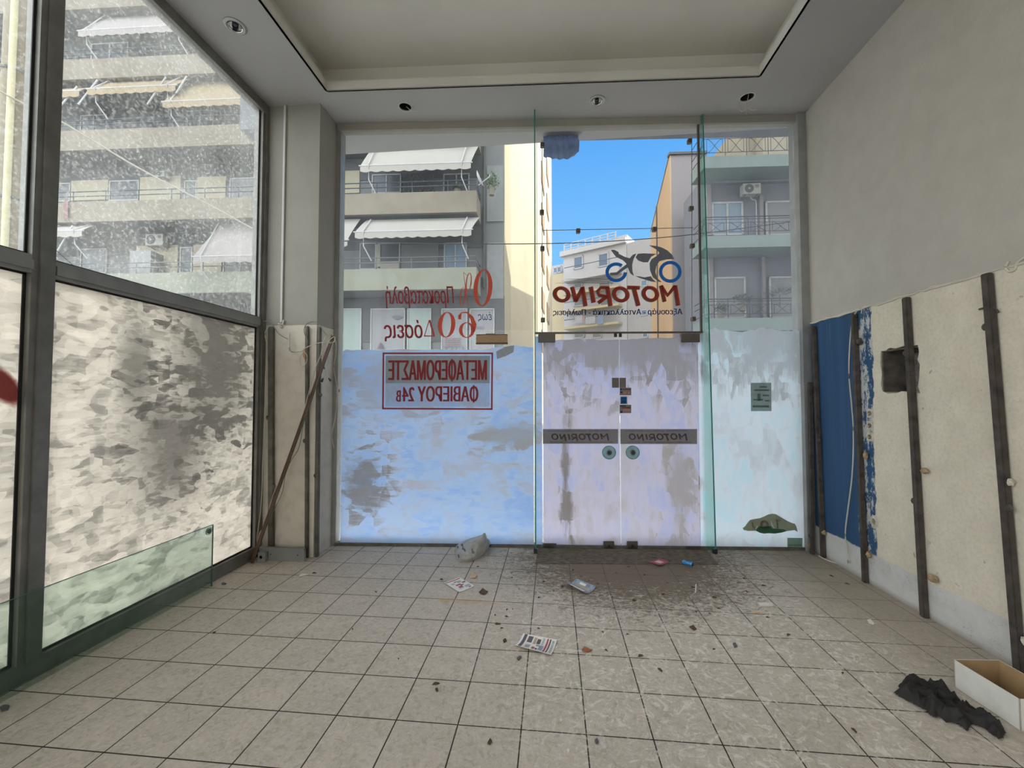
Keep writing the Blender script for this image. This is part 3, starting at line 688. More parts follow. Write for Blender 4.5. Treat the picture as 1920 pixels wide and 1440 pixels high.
# the moving-notice
t = thing('notice_sticker', 'red framed mirrored moving notice stuck on the sky-tinted painted pane', 'sticker', FP.W(FP.at(820, 766)[0], FP.at(820, 766)[1], NI))
f = MB()
bx = [(719, 662.5), (923, 662.5), (922, 767), (718, 766)]
for i in range(4):
    brush(f, [bx[i], bx[(i + 1) % 4]], 3.2)
for p in bx: brush(f, [(p[0] - 1.6, p[1]), (p[0] + 1.6, p[1])], 3.2)
obj('red_frame', f, V_redd, t, recalc=False)
f = MB(); pxpoly(f, [(723, 667), (919, 667), (918, 718.5), (723, 718.5)], NI + .001)
obj('grey_panel', f, V_panel, t, recalc=False)
f = MB(); pxpoly(f, [(723, 718.5), (918, 718.5), (918, 763), (722, 762.5)], NI + .001)
obj('pale_panel', f, vinyl('pale_blue_vinyl', (.62, .66, .74), .8), t, recalc=False)
f = MB(); put_text(f, 'ΜΕΤΑΟΕΡΟΜΑΣΤΕ', 729, 675, 912, 713, n=NI - .001, fat=1.1); brush(f, [(847.3, 673), (847.3, 715)], 2.6, NI - .0013); put_text(f, 'ΟΑΒΙΕΡΟΥ 24', 755, 724, 896, 753, n=NI - .001, fat=1.0); brush(f, [(888.2, 722), (888.2, 755)], 2.6, NI - .0013); put_text(f, 'B', 743, 732, 751, 753, n=NI - .001, fat=.7)
obj('maroon_letters', f, V_redd, t, recalc=False)

# motorcycle logo on the transom
def cropB(x, y): return 1000 + x / 6.0, 420 + y / 6.0
def SB(pts): return [cropB(*p) for p in pts]
t = MB()
for body in (
    [(1300, 240), (1360, 243), (1440, 262), (1510, 298), (1560, 345), (1587, 395), (1500, 398), (1420, 418), (1385, 470), (1372, 540), (1395, 610), (1445, 655), (1405, 648), (1345, 600), (1312, 520), (1308, 440), (1330, 395), (1395, 355), (1418, 325), (1390, 290)],
    [(1150, 375), (1175, 335), (1240, 330), (1385, 335), (1325, 370), (1290, 430), (1240, 432), (1180, 412)],
    [(875, 290), (915, 292), (962, 318), (960, 335), (1030, 370), (1085, 385), (1120, 345), (1160, 332), (1128, 395), (1112, 460), (1115, 530), (1132, 585), (1090, 555), (1062, 490), (1000, 530), (940, 575), (865, 575), (862, 548), (935, 543), (1000, 490), (1050, 450), (1010, 410), (930, 370), (880, 305)],
    [(1145, 583), (1200, 590), (1250, 600), (1320, 588), (1350, 625), (1385, 655), (1330, 648), (1250, 625), (1190, 605)]):
    pts = [cropB(*p) for p in body]
    bmv = [t.b.verts.new(FPx(*p)) for p in pts]
    es = [t.b.edges.new((bmv[i], bmv[(i + 1) % len(bmv)])) for i in range(len(bmv))]
    bmesh.ops.triangle_fill(t.b, use_beauty=True, edges=es)
logo = thing('motorcycle_logo', 'grey motorcycle emblem with two blue wheels and red mirrored name under it', 'logo', FPx(1200, 528))
obj('grey_bodywork', t, V_grey, logo, recalc=False)
f = MB(); ring(f, *cropB(1540, 538), 21.3, 20.6, 6.4, 6.2); obj('front_wheel', f, V_blue, logo, recalc=False)
f = MB(); ring(f, *cropB(932, 543), 20.2, 18.5, 6.4, 6.2, 52, 360); obj('rear_wheel', f, V_blue, logo, recalc=False)
f = MB()
for a in ([(360, 622), (600, 618), (860, 622)], [(315, 643), (600, 640), (860, 645)], [(250, 665), (600, 660), (900, 663)]): brush(f, SB(a), [.3, 1.4, 1.2])
obj('speed_line', f, V_grey, logo, recalc=False)
def name_strokes(mb, T, sc, n=NI):
    """the seven slanting letters; T maps the crop point to a photo pixel"""
    for cx in (322, 986, 1320):
        c = T(cx, 790 if cx != 1320 else 785); ring(mb, *c, 98 * sc, 90 * sc, 44 * sc, 36 * sc, n=n, tilt=-.12)
    def st(a, w=48): brush(mb, [T(*p) for p in a], w * sc, n)
    st([(1600, 695), (1515, 800), (1440, 695)], 40); st([(1598, 690), (1632, 915)], 46); st([(1440, 690), (1480, 872)], 40)
    st([(1060, 712), (1200, 716)], 40); st([(1132, 715), (1185, 918)], 46)
    st([(835, 705), (872, 920)], 46); st([(850, 715), (765, 712), (725, 755), (745, 800), (835, 815)], 34); st([(830, 815), (735, 885)], 40)
    st([(650, 705), (682, 882)], 46)
    st([(555, 705), (590, 922)], 44); st([(560, 715), (478, 870)], 40); st([(440, 705), (482, 872)], 42)
f = MB(); name_strokes(f, lambda x, y: cropB(x - 9, y + 5), 1 / 6.0, NI + .0008); obj('name_shadow', f, V_grey, logo, recalc=False)
f = MB(); name_strokes(f, cropB, 1 / 6.0, NI - .0004); obj('red_name', f, V_red, logo, recalc=False)
f = MB(); put_text(f, 'Αξεσουάρ - Ανταλλακτικά - Πωλήσεις', 1037, 579, 1279, 593, fat=.35, n=NI - .0004); obj('navy_words', f, V_navy, logo, recalc=False)

# bands across the doors
for nm, (x0, y0, x1, y1), lab, tx in (('l', (1018, 804.5, 1159, 832), 'grey mirrored name band across the left door leaf', 0), ('r', (1163, 804.5, 1307, 832.5), 'grey mirrored name band across the right door leaf', 1)):
    b = thing('name_band', lab, 'sticker', FPx((x0 + x1) / 2, y1))
    f = MB(); pxpoly(f, [(x0, y0), (x1, y0), (x1, y1), (x0, y1)], NI + .001); obj('grey_band', f, V_band, b, recalc=False)
    f = MB(); x_a, x_b = (1033, 1143) if not tx else (1178, 1290)
    name_strokes(f, lambda x, y: (x_a + (x - 225) / 1435 * (x_b - x_a), 813 + (y - 690) / 230 * 13.5), 1 / 14.5, NI - .0005)
    brush(f, [(x_a - 6, 808), (x_a + 68, 808)], .8); brush(f, [(x_a + 26, 829), (x_b + 6, 829)], .8)
    put_text(f, 'MOTORINO', x_a + 72, 806, x_b - 2, 809, n=NI); put_text(f, 'ΜΟΤΟΡΙΝΟ', x_a - 2, 827.5, x_a + 22, 830.5, n=NI)
    obj('band_letters', f, V_bandl, b, recalc=False)
def plate(name, x0, y0, x1, y1, m, lab, cat='sticker', n=NI, th=.0015):
    a0, a1, z0, z1 = FP.rect(x0, y0, x1, y1); return obj(name, MB().pbox(FP, a0, a1, z0, z1, n - th, n), m, None, lab, cat)
V_lt = vinyl('white_halo', (.80, .80, .84), .8)
plate('square_sticker', 1147, 708.5, 1160.1, 727, V_stick, 'left half of the brown square sticker across the gap of the doors, topmost')
plate('square_sticker', 1161.1, 708.5, 1173, 727, V_stick, 'right half of the brown square sticker across the gap of the doors, topmost')
def tiny(name, x0, y0, x1, y1, base, lab, bars):
    t = thing(name, lab, 'sticker', FPx((x0 + x1) / 2, y1))
    f = MB(); pxpoly(f, [(x0, y0), (x1, y0), (x1, y1), (x0, y1)]); obj('backing', f, base, t, recalc=False)
    for (a, b, c, d, m) in bars:
        f = MB(); pxpoly(f, [(x0 + a, y0 + b), (x0 + c, y0 + b), (x0 + c, y0 + d), (x0 + a, y0 + d)], NI - .0008); obj('printed_bar', f, m, t, recalc=False)
tiny('card_sticker', 1162, 727, 1183.5, 741, V_stick, 'brown and pink payment sticker under the square one on the right door', [(1, 1.5, 4, 4.5, V_navy), (5, 2, 20, 4, V_bandl), (1, 7, 5, 10, V_navy), (7, 7, 13, 12, vinyl('dull_pink', (.5, .25, .2), .4)), (15, 7, 20, 12, MT['dull_pink'])])
tiny('card_sticker', 1163, 743, 1176, 758, V_ppr, 'small navy payment sticker, middle of the column on the right door', [(1, 1.5, 12, 13.5, V_blue), (2, 6, 11, 7.5, V_ppr)])
tiny('card_sticker', 1162, 759, 1183.5, 774.6, V_stick, 'brown payment sticker lowest in the column on the right door', [(1, 1, 12, 3, V_black if False else V_navy), (3, 4, 20, 6.5, V_bandl), (6, 8, 20, 12, MT['dull_pink']), (1, 12, 5, 15, V_navy)])
# paper notice and scraps on the right pane
t = thing('paper_notice', 'grey printed paper notice stuck on the painted right pane', 'notice', FPx(1427, 771))
f = MB(); pxpoly(f, [(1407.5, 717.8), (1446, 717.8), (1446.5, 770.8), (1408, 770.8)]); obj('paper', f, V_ppr, t, recalc=False)
f = MB()
for a in ((1424, 724, 1438, 727), (1414, 730, 1442, 733), (1420, 738, 1426, 752), (1430, 740, 1442, 743), (1412, 748, 1430, 751), (1434, 750, 1443, 753), (1411, 760, 1442, 764)): pxpoly(f, [(a[0], a[1]), (a[2], a[1]), (a[2], a[3]), (a[0], a[3])], NI - .001)
obj('faded_print', f, vinyl('faded_print', (.20, .25, .24), .5), t, recalc=False)
t = thing('peeled_poster_scrap', 'green and olive torn poster remnant low on the right pane', 'poster', FPx(1440, 1002))
def cropC(x, y): return 1370 + x / 12.8, 940 + y / 12.8
ol = [(290, 640), (345, 600), (400, 520), (460, 450), (560, 425), (700, 405), (800, 365), (900, 315), (1000, 296), (1090, 310), (1180, 365), (1290, 455), (1370, 475), (1470, 520), (1540, 540), (1575, 600), (1610, 735), (1530, 690), (1430, 680), (1340, 715), (1230, 750), (1060, 775), (900, 765), (800, 775), (700, 755), (600, 705), (420, 710), (310, 685)]
f = MB(); f.face([FPx(*cropC(*p)) for p in ol]); bmesh.ops.triangulate(f.b, faces=f.b.faces[:]); obj('olive_paper', f, V_olive, t, recalc=False)
f = MB(); f.face([FPx(*cropC(*p), NI - .0008) for p in [(600, 700), (640, 640), (700, 590), (780, 660), (900, 660), (960, 590), (1000, 655), (1280, 670), (1340, 715), (1230, 748), (1060, 772), (900, 762), (800, 772), (700, 752)]]); bmesh.ops.triangulate(f.b, faces=f.b.faces[:]); obj('green_strip', f, V_green, t, recalc=False)
f = MB(); ring(f, *cropC(812, 555), 8.5, 8, 5.5, 5.2, n=NI - .0006); vinyl('faded_brown_print', (.24, .20, .16), .5); obj('faded_letter', f, MT['faded_brown_print'], t, recalc=False)
f = MB(); brush(f, [cropC(1120, 470), cropC(1130, 650)], 3, NI - .0006); brush(f, [cropC(1060, 455), cropC(1200, 455)], 3, NI - .0006); obj('faded_letter', f, MT['faded_brown_print'], t, recalc=False)
f = MB(); brush(f, [cropC(520, 500), cropC(540, 650)], 3, NI - .0006); obj('faded_letter', f, MT['faded_brown_print'], t, recalc=False)
f = MB(); brush(f, [cropC(975, 480), cropC(990, 560), cropC(1045, 650)], [.8, 1.8, .8], NI - .0012); obj('white_tear', f, V_paper, t, recalc=False); f = MB(); brush(f, [cropC(640, 590), cropC(610, 665)], [1, .8], NI - .0012); obj('white_tear', f, V_paper, t, recalc=False)
t = thing('green_label', 'small green rectangular label at the bottom right corner of the right pane', 'sticker', FPx(1490, 1027))
f = MB(); pxpoly(f, [cropC(1360, 875), cropC(1725, 880), cropC(1722, 1105), cropC(1362, 1105)]); obj('label_paper', f, vinyl('sage_paper', (.20, .27, .20), .5), t, recalc=False)
f = MB()
for x in range(1390, 1700, 45): pxpoly(f, [cropC(x, 1035), cropC(x + 30, 1035), cropC(x + 30, 1065), cropC(x, 1065)], NI - .0008)
obj('small_print', f, V_green, t, recalc=False)
obj('torn_paper', MB().prism([FPx(*p) for p in [(930, 659), (948, 650), (964, 648), (963, 660), (948, 668), (932, 673)]], -FP.nn * .002), vinyl('grey_torn_paper', (.52, .53, .52), .6), None, 'grey torn paper flap hanging over the paint edge below the cardboard strip', 'paper')
# strips of thin paint / tape patches on the painted panes
cb = thing('cardboard_strip', 'brown cardboard strip standing on the paint edge of the left pane', 'cardboard', FPx(922, 646))
a0, a1, z0, z1 = FP.rect(893.5, 629, 952, 645.5)
M_card = P('brown_cardboard', (.30, .195, .11), .8, var=.12, scale=20, stretch=(1, 1, 3))
obj('strip_body', MB().pbox(FP, a0, a1, z0, z1, -.045, -.012).bevel(.003, 1), M_card, cb)
obj('dark_fold', MB().pbox(FP, a0 - .002, a1 + .002, z0 - .002, z0 + .012, -.047, -.010).pbox(FP, a0, a1, z1, z1 + .006, -.045, -.012), P('dark_fold', (.10, .055, .03), .8), cb)
obj('paper_scrap', MB().pbox(FP, a0 + .10, a0 + .20, z1 + .006, z1 + .018, -.03, -.012), MT['brown_cardboard'], cb, label='crumpled paper scrap on top')
# ------------------------------------------------------------------ steel uprights, cables and other things fixed to the walls
def upright(name, p0, p1, w, d, lab, m=M_rust, wall='x', knots=(), cap=True):
    """square steel tube; p0 bottom, p1 top on its visible face"""
    t = thing(name, lab, 'steel upright', p0, 'old steel uprights of the removed wall panelling')
    p0, p1 = Vector(p0), Vector(p1)
    if wall == 'x': ex, ey = Vector((0, w, 0)), Vector((d, 0, 0))
    else: ex, ey = Vector((w, 0, 0)), Vector((0, d, 0))
    mb = MB()
    bot, top = [], []
    for (i, j) in ((-.5, 0), (.5, 0), (.5, 1), (-.5, 1)):
        bot.append(p0 + ex * i + ey * j); top.append(p1 + ex * i + ey * j)
    vs = [mb.b.verts.new(p) for p in bot + top]
    for k in range(4): mb.b.faces.new((vs[k], vs[(k + 1) % 4], vs[4 + (k + 1) % 4], vs[4 + k]))
    mb.b.faces.new(vs[:4]); mb.b.faces.new(vs[4:])
    bmesh.ops.bevel(mb.b, geom=mb.b.edges[:], offset=.005, segments=2, affect='EDGES')
    obj('steel_tube', mb, m, t)
    for f in knots:
        c = p0.lerp(p1, f)
        s_ = MB(); c2 = c + ex * .5 * random.choice((-1, 1)); ax = (ey * -1).normalized()
        rows = []
        s_.lathe([(0, -.006), (.018, -.004), (.024, .004), (.016, .012), (0, .016)], c2 + ey * .35, ax, 10)
        obj('weld_lump', s_, m, t)
    return t
random.seed(21)
XS = 2.58
def xs(px, py): return XP(px, py, XS)
def dpt(v, z=None): return (v.x, v.y, v.z if z is None else z)
us = [((1540, 1045), (1522, 612), .040, 'second rusty steel upright from the shop front, over the blue paint', 0, (.5,)),
      ((1618, 1088), (1597, 588), .040, 'rusty steel upright where the blue paint meets the beige plaster', 0, (.72,)),
      ((1728, 1155), (1694, 558), .044, 'rusty steel upright crossing the broken niche', 0, (.82, .35)),
      ((1905, 1250), (1844, 513), .046, 'nearest rusty steel upright at the right edge of the photo', 0, (.86, .40))]
for b, tp, wd, lab, z, kn in us:
    pb, pt = xs(*b), xs(*tp); upright('steel_upright', (XS, pb.y, 0.0), (XS, pt.y, pt.z), wd, .036, lab, knots=kn)
upright('steel_upright', (2.53, 4.44, 0.0), (2.56, 4.455, 1.70), .035, .035, 'short rusty steel upright nearest the shop front on the right wall', knots=(.1,))
upright('steel_upright', (XR - .005 - .03, 4.545, 0.0), (XR - .035, 4.545, 2.27), .03, .03, 'slim dark steel upright in the corner between shop front and right wall')
# pale sleeves at the foot of two uprights
for b, lab, y0 in (((1728, 1155), 'u', 3.254), ((1905, 1250), 'v', 2.652), ((1618, 1088), 'w', 3.812)):
    pass
# timber plugs and broken fixing clips
plugs = [((1612, 523 + 40), (.05, .06), 'brown splintered fixing plug high beside the upright on the blue paint', 2.02, 3.80, M_rust),
         ((1618, 852), (.035, .07), 'pale wooden plug on the upright beside the three bare sockets', 1.06, 3.765, M_wood),
         ((1727, 870), (.05, .045), 'chipped wooden plug halfway up the upright below the niche', 1.03, 3.215, M_wood),
         ((1738, 1085), (.085, .05), 'large splintered wooden plug low beside the niche upright', .30, 3.18, M_wood),
         ((1660, 1030), (.04, .06), 'wooden plug low beside the upright at the edge of the blue paint', .245, 3.765, M_wood),
         ((1876, 855), (.022, .045), 'small pale plug on the nearest upright', 1.06, 2.66, M_plug),
         ((1915, 1190), (.04, .05), 'crumbled plaster plug at the foot of the nearest upright', .20, 2.615, M_plug),
         ((1545, 995), (.04, .05), 'crumbled brown plug beside the second upright', .245, 4.335, M_wood),
         ((1506, 1020), (.03, .09), 'ochre plaster lump at the foot of the short upright', .06, 4.49, M_wood)]
def lump(c, r, seed, m, name, lab, cat, n=2):
    rr = random.Random(seed); mb = MB(); bmesh.ops.create_icosphere(mb.b, subdivisions=n, radius=1.0)
    for v in mb.b.verts: v.co = Vector((v.co.x * r[0], v.co.y * r[1], v.co.z * r[2])) * rr.uniform(.72, 1.18) + Vector(c)
    return obj(name, mb, m, None, lab, cat)
for i, (_, (w_, h_), lab, z, y, m) in enumerate(plugs):
    lump((2.598 if i != 8 else 2.56, y, z if z > h_ / 2 else h_ / 2), (.020, w_ / 2, h_ / 2), 40 + i, m, 'fixing_plug', lab, 'plug')
# three bare sockets, one round box
for k, (py, lab) in enumerate(((775, 'topmost of the three square bare socket boxes beside the blue paint'), (798, 'middle one of the three square bare socket boxes beside the blue paint'), (819, 'lowest of the three square bare socket boxes beside the blue paint'))):
    p = XP(1632, py, XR); t = thing('bare_socket_box', lab, 'socket', p)
    mb = MB().box(XR - .006, XR + .001, p.y - .036, p.y + .036, p.z - .037, p.z + .037).bevel(.003, 1)
    obj('plaster_surround', mb, M_plug, t)
    obj('dark_opening', MB().lathe([(0, 0), (.021, 0), (.021, .003), (0, .003)], (XR - .006, p.y, p.z), (-1, 0, 0), 6), P('dirty_hollow_%d' % k, (.16, .13, .10), .9, var=.5, scale=60), t)
    obj('screw_stub', MB().lathe([(0, 0), (.008, 0), (.006, .012), (0, .013)], (XR - .008, p.y + .01, p.z - .005), (-1, 0, 0), 8), M_plug, t)
p = Vector((XR, 3.722, .53)); mb = MB(); rows = []
random.seed(3)
N = 18; ro = [(.045 * random.uniform(.8, 1.25), .055 * random.uniform(.8, 1.2)) for _ in range(N)]
for i in range(N):
    a, b = 2 * PI * i / N, 2 * PI * (i + 1) / N; r0, r1 = ro[i], ro[(i + 1) % N]
    mb.face([(XR - .008, p.y + .019 * math.cos(a), p.z + .025 * math.sin(a)), (XR - .008, p.y + .019 * math.cos(b), p.z + .025 * math.sin(b)), (XR - .001, p.y + r1[0] * math.cos(b), p.z + r1[1] * math.sin(b)), (XR - .001, p.y + r0[0] * math.cos(a), p.z + r0[1] * math.sin(a))])
    mb.face([(XR - .008, p.y + .019 * math.cos(a), p.z + .025 * math.sin(a)), (XR - .008, p.y + .019 * math.cos(b), p.z + .025 * math.sin(b)), (XR + .03, p.y + .019 * math.cos(b), p.z + .025 * math.sin(b)), (XR + .03, p.y + .019 * math.cos(a), p.z + .025 * math.sin(a))])
obj('broken_wall_hole', mb, M_plug, None, 'round hole with crumbled plaster rim low in the blue paint', 'hole')
# cable down the blue part of the wall
def smooth(pts, n=6):
    pts = [Vector(p) for p in pts]; o = []
    for i in range(len(pts) - 1):
        p0, p1, p2, p3 = pts[max(i - 1, 0)], pts[i], pts[i + 1], pts[min(i + 2, len(pts) - 1)]
        for k in range(n):
            t_ = k / n; o.append(.5 * ((2 * p1) + (p2 - p0) * t_ + (2 * p0 - 5 * p1 + 4 * p2 - p3) * t_ * t_ + (3 * p1 - p0 - 3 * p2 + p3) * t_ ** 3))
    return o + [pts[-1]]
cp = [XP(x, y, 2.592) for x, y in ((1606, 584), (1599, 598), (1594, 640), (1592, 700), (1597, 760), (1600, 800), (1600, 850), (1597, 900), (1590, 955), (1585, 1000), (1588, 1035), (1591, 1052))]
cp2 = [G(x, y, .006) for x, y in ((1588, 1056), (1570, 1056), (1550, 1050), (1535, 1042))]
obj('hanging_cable', MB().tube(smooth(cp[:-1] + [Vector((2.585, cp[-1].y, max(.01, cp[-1].z)))] + cp2), .0055, 8), M_wire, None, 'pale cable hanging down the blue wall and curling along the floor', 'cable', smooth=True)
p = [XP(x, y, XR - .004) for x, y in ((1892, 490), (1886, 500), (1892, 509), (1903, 505), (1908, 492), (1925, 480))]
obj('adhesive_blob', MB().tube(smooth(p, 4), [.007] * (4 * 5 + 1), 8), MT['ridge_plaster'], None, 'thick curl of dried adhesive on the right wall above the nearest upright', 'adhesive', smooth=True)
p = [XP(x, y, 2.602) for x, y in ((1836, 580), (1846, 578), (1858, 582), (1866, 580), (1872, 586))]
obj('wire_tie', MB().tube(smooth(p, 4), .006, 8), M_rust, None, 'rusty wire tie round the nearest upright near its top', 'wire')

# left pilaster: galvanised uprights
py_ = PY - .002
upright('steel_upright', (-2.735, PY - .036, 0.0), (-2.78, PY - .036, 2.25), .055, .034, 'galvanised upright at the left edge of the corner pilaster', M_galv, 'y', (.3, .6))
upright('steel_upright', (-2.372, PY - .030, 0.0), (-2.405, PY - .030, 2.25), .034, .028, 'galvanised upright near the right edge of the corner pilaster', M_galv, 'y', (.5,))
upright('steel_upright', (-2.285, PY - .006, 0.0), (-2.315 + .022, PY - .006, 2.245), .034, .034, 'galvanised upright wrapping the outer corner of the pilaster', M_galv, 'y', (.35, .7))
upright('steel_upright', (-2.29, 4.232, 0.0), (-2.295, 4.232, 2.25), .028, .036, 'galvanised upright between the pilaster and the left shop window pane', M_galv, 'y', (.3, .72))
# wooden filler behind
lump((-2.425, PY - .006, 1.985), (.03, .010, .065), 61, M_orange, 'filler_patch', 'orange filler patch beside the pair of uprights on the pilaster', 'patch')
# skirting board piece and floor socket
k = MB().box(-2.79, -2.335, 3.77, 3.80, 0.0, .118); k.box(-2.79, -2.335, 3.762, 3.80, .108, .122)
sk = thing('skirting_piece', 'grey skirting board lying across the foot of the corner pilaster', 'skirting board', (-2.55, 3.78, 0))
obj('board', k, M_kick, sk)
for x in (-2.67, -2.40): obj('screw_head', MB().lathe([(0, 0), (.006, 0), (.005, .003), (0, .003)], (x, 3.77, .06), (0, -1, 0), 10), M_black, sk)
bx_ = thing('floor_socket', 'grey junction box on the floor at the left end of the skirting board', 'socket', (-2.72, 3.745, 0))
obj('box_body', MB().box(-2.765, -2.69, 3.715, 3.762, 0.0, .095).bevel(.008, 2), M_kick, bx_)
obj('socket_face', MB().lathe([(0, 0), (.022, 0), (.024, .004), (.016, .005), (.014, -.002), (0, -.002)], (-2.728, 3.715, .05), (0, -1, 0), 20), M_alul, bx_)
# trunking on the upper pilaster
pt0, pt1 = YP(528, 602, PY - .012), YP(535, 196, PY - .012)
x_t = (pt0.x + pt1.x) / 2
obj('cable_trunking', MB().box(x_t - .012, x_t + .012, PY - .022, PY - .004, 2.29, ZC).bevel(.003, 1), M_wall, None, 'thin pale trunking running down the upper half of the pilaster', 'trunking')
# leaning brown rod
r0, r1 = Vector((-2.800, 3.70, .008)), YP(625, 630, 3.865)
rb = thing('leaning_rod', 'long dark brown rod leaning diagonally across the corner pilaster', 'rod', r0)
d = (r1 - r0); dn = d.normalized(); sd = dn.cross(Vector((0, 1, 0))).normalized()
obj('rod_body', MB().obox(r0 - sd * .014, sd * .028, d, dn.cross(sd) * .016), M_brownrod, rb)
obj('metal_edge', MB().obox(r0 - sd * .018 - Vector((0, .004, 0)), sd * .004, d * .98, dn.cross(sd) * .02), M_galv, rb)
# loose wires round the pilaster (photo points placed at their distance from the wall)
def wires(name, lab, pix, y, r, m, z0=None):
    pts = [YP(a, b, y if len(q) == 0 else q[0]) for a, b, *q in pix]
    for p in pts: p.z = max(p.z, r)
    return obj(name, MB().tube(smooth(pts), r, 6), m, None, lab, 'wire', smooth=True)
yw = PY - .055
wires('loose_wire', 'grey wire looping from the window frame to the white connector on the pilaster', [(494, 602), (506, 604), (515, 615), (524, 627), (542, 637)], yw, .004, M_wireg)
wires('loose_wire', 'grey wire drooping from the white connector past the twin uprights', [(543, 650), (545, 657), (553, 659), (565, 659), (572, 653), (583, 648), (598, 643), (612, 642, 3.86), (620, 640, 3.84)], yw, .0042, M_wire)
wires('loose_wire', 'dark wire loop arching over the tops of the twin uprights', [(577, 640), (571, 625), (571, 614), (577, 606), (590, 603), (600, 610), (606, 620), (614, 629)], yw, .004, M_wireg)
wires('loose_wire', 'oval wire loop in front of the orange filler patch', [(569, 662), (563, 670), (563, 682), (568, 688), (574, 680), (576, 668), (571, 660), (569, 659)], yw, .0036, M_wire)
wires('loose_wire', 'thin pale wire falling along the left edge of the pilaster', [(503, 613), (497, 625), (500, 650), (498, 700), (496, 780), (493, 860), (490, 940), (483, 1000), (478, 1030)], PY - .06, .004, M_wire)
wires('loose_wire', 'pale wire hanging down beside the left shop window pane', [(620, 625), (629, 640), (630, 660), (626, 690), (632, 730), (629, 780), (622, 815), (626, 840)], 4.14, .004, M_wire)
wires('loose_wire', 'pale wire wound round the top of the leaning rod', [(618, 628, 3.85), (610, 632), (604, 650), (602, 672), (611, 655), (617, 640), (622, 634), (628, 632), (627, 640), (620, 643), (612, 640)], 3.84, .0035, M_wire)
wires('loose_wire', 'pale cable running down along the leaning rod to the floor', [(604, 660), (590, 695), (578, 740), (562, 800), (545, 850), (525, 905), (505, 965), (490, 1010), (480, 1045), (474, 1062, 3.66), (470, 1068, 3.62)], 3.83, .004, M_wire)
wires('loose_wire', 'thin grey wire sagging to the right below the leaning rod', [(574, 770), (568, 800), (560, 840), (545, 865), (535, 890), (530, 920), (517, 950), (500, 980), (488, 1010), (482, 1040)], 3.80, .0032, M_wireg)
wires('loose_wire', 'pale wire bowing out at the foot of the leaning rod', [(520, 905), (507, 945), (498, 985), (487, 1000), (480, 1030), (478, 1058, 3.70)], 3.78, .0032, M_wire)
cn = thing('wire_connector', 'white terminal block with twisted wire ends on the pilaster', 'connector', YP(543, 655, yw))
obj('terminal_strip', MB().tube([YP(542, y, yw - .002) for y in (624, 631, 640, 652)], [.006, .010, .007, .009], 8), M_white, cn)
obj('wire_tail', MB().tube([YP(x, y, yw) for x, y in ((542, 652), (543, 657), (547, 660), (552, 660))], .004, 6), M_wireg, cn)
DY = 3.85
bc = thing('cable_plug', 'blue wired black plugs dangling from the leaning rod', 'plug', YP(609, 705, 3.85))
obj('blue_sleeve', MB().tube([YP(x, y, DY) for x, y in ((604, 680), (606, 688), (609, 692))], [.012, .010, .004], 8), M_bluepl, bc)
obj('wire_tail', MB().tube(smooth([YP(x, y, DY) for x, y in ((606, 650), (605, 668), (608, 685), (610, 700), (605, 712))]), .003, 6).tube(smooth([YP(x, y, DY) for x, y in ((609, 698), (614, 704), (618, 710))]), .003, 6), M_wire, bc)
for a, b in (((606, 709), (603, 716)), ((616, 709), (620, 714))): obj('black_plug', MB().tube([YP(*a, DY), YP(*b, DY)], [.006, .012], 8), M_black, bc)
bm_ = MB().tube([YP(532, 600, PY - .02), YP(530, 608, PY - .02), YP(522, 607, PY - .02)], .008, 8)
obj('trunking_end', bm_, M_white, None, 'frayed bent lower end of the pale trunking on the pilaster', 'trunking')
lump(tuple(YP(527, 612, PY - .01)), (.018, .012, .014), 77, M_plug, 'plaster_knob', 'small plaster knob just below the end of the trunking', 'plaster')

# ------------------------------------------------------------------ ceiling lamps
def downlight(c, lab):
    t = thing('recessed_downlight', lab, 'ceiling lamp', (c.x, c.y, ZC - .012), 'recessed downlights in the ceiling')
    L = (c.x, c.y, ZC)
    obj('outer_rim', MB().lathe([(.052, .004), (.066, .004), (.082, .000), (.082, -.004), (.066, -.010), (.056, -.006), (.052, .004)], L, (0, 0, 1), 36), P('pewter_rim', (.30, .29, .27), .35, .7) if 'pewter_rim' not in MT else MT['pewter_rim'], t, smooth=True)
    obj('dark_groove', MB().lathe([(.050, -.003), (.060, -.0075), (.060, .006), (.050, .006)], L, (0, 0, 1), 36), M_black, t)
    obj('chrome_reflector', MB().lathe([(.048, -.006), (.052, -.008), (.052, .004), (.047, .006), (.040, .03), (.024, .055), (.0, .06)], L, (0, 0, 1), 36), M_chrome, t, smooth=True)
    obj('lamp_holder', MB().lathe([(0, .004), (.014, .006), (.018, .020), (.018, .055), (0, .056)], L, (0, 0, 1), 16), M_black, t)
    return t
downlight(dA, 'recessed chrome downlight above the side window, nearest the camera')
downlight(dB, 'recessed chrome downlight in the ceiling strip above the glass doors')
def emptyhole(c, lab, strands):
    t = thing('empty_lamp_hole', lab, 'lamp hole', (c.x, c.y, ZC - .01))
    obj('chipped_rim', MB().lathe([(.060, .002), (.064, -.0035), (.072, -.0015), (.072, .001)], (c.x, c.y, ZC), (0, 0, 1), 28), M_wall, t)
    obj('hole_lining', MB().lathe([(.0625, .0), (.0625, .16), (0, .16)], (c.x, c.y, ZC + .001), (0, 0, 1), 24), M_black, t)
    for s_ in strands:
        obj('wire_end', MB().tube(smooth([YP(x, y, c.y) for x, y in s_], 4), .0032, 6), M_wire, t)
emptyhole(hA, 'empty lamp hole with a wire sprig, in the ceiling near the pilaster', [[(762, 200), (770, 207), (775, 212)], [(775, 201), (771, 208), (781, 207)], [(771, 205), (778, 213)]])
emptyhole(hB, 'empty lamp hole with a dangling wire fork, in the ceiling near the right wall', [[(1404, 174), (1402, 186), (1398, 203)], [(1388, 190), (1384, 198), (1389, 208), (1398, 206)], [(1398, 204), (1390, 210)], [(1398, 205), (1400, 215)], [(1398, 203), (1403, 201), (1409, 206), (1418, 205)]])
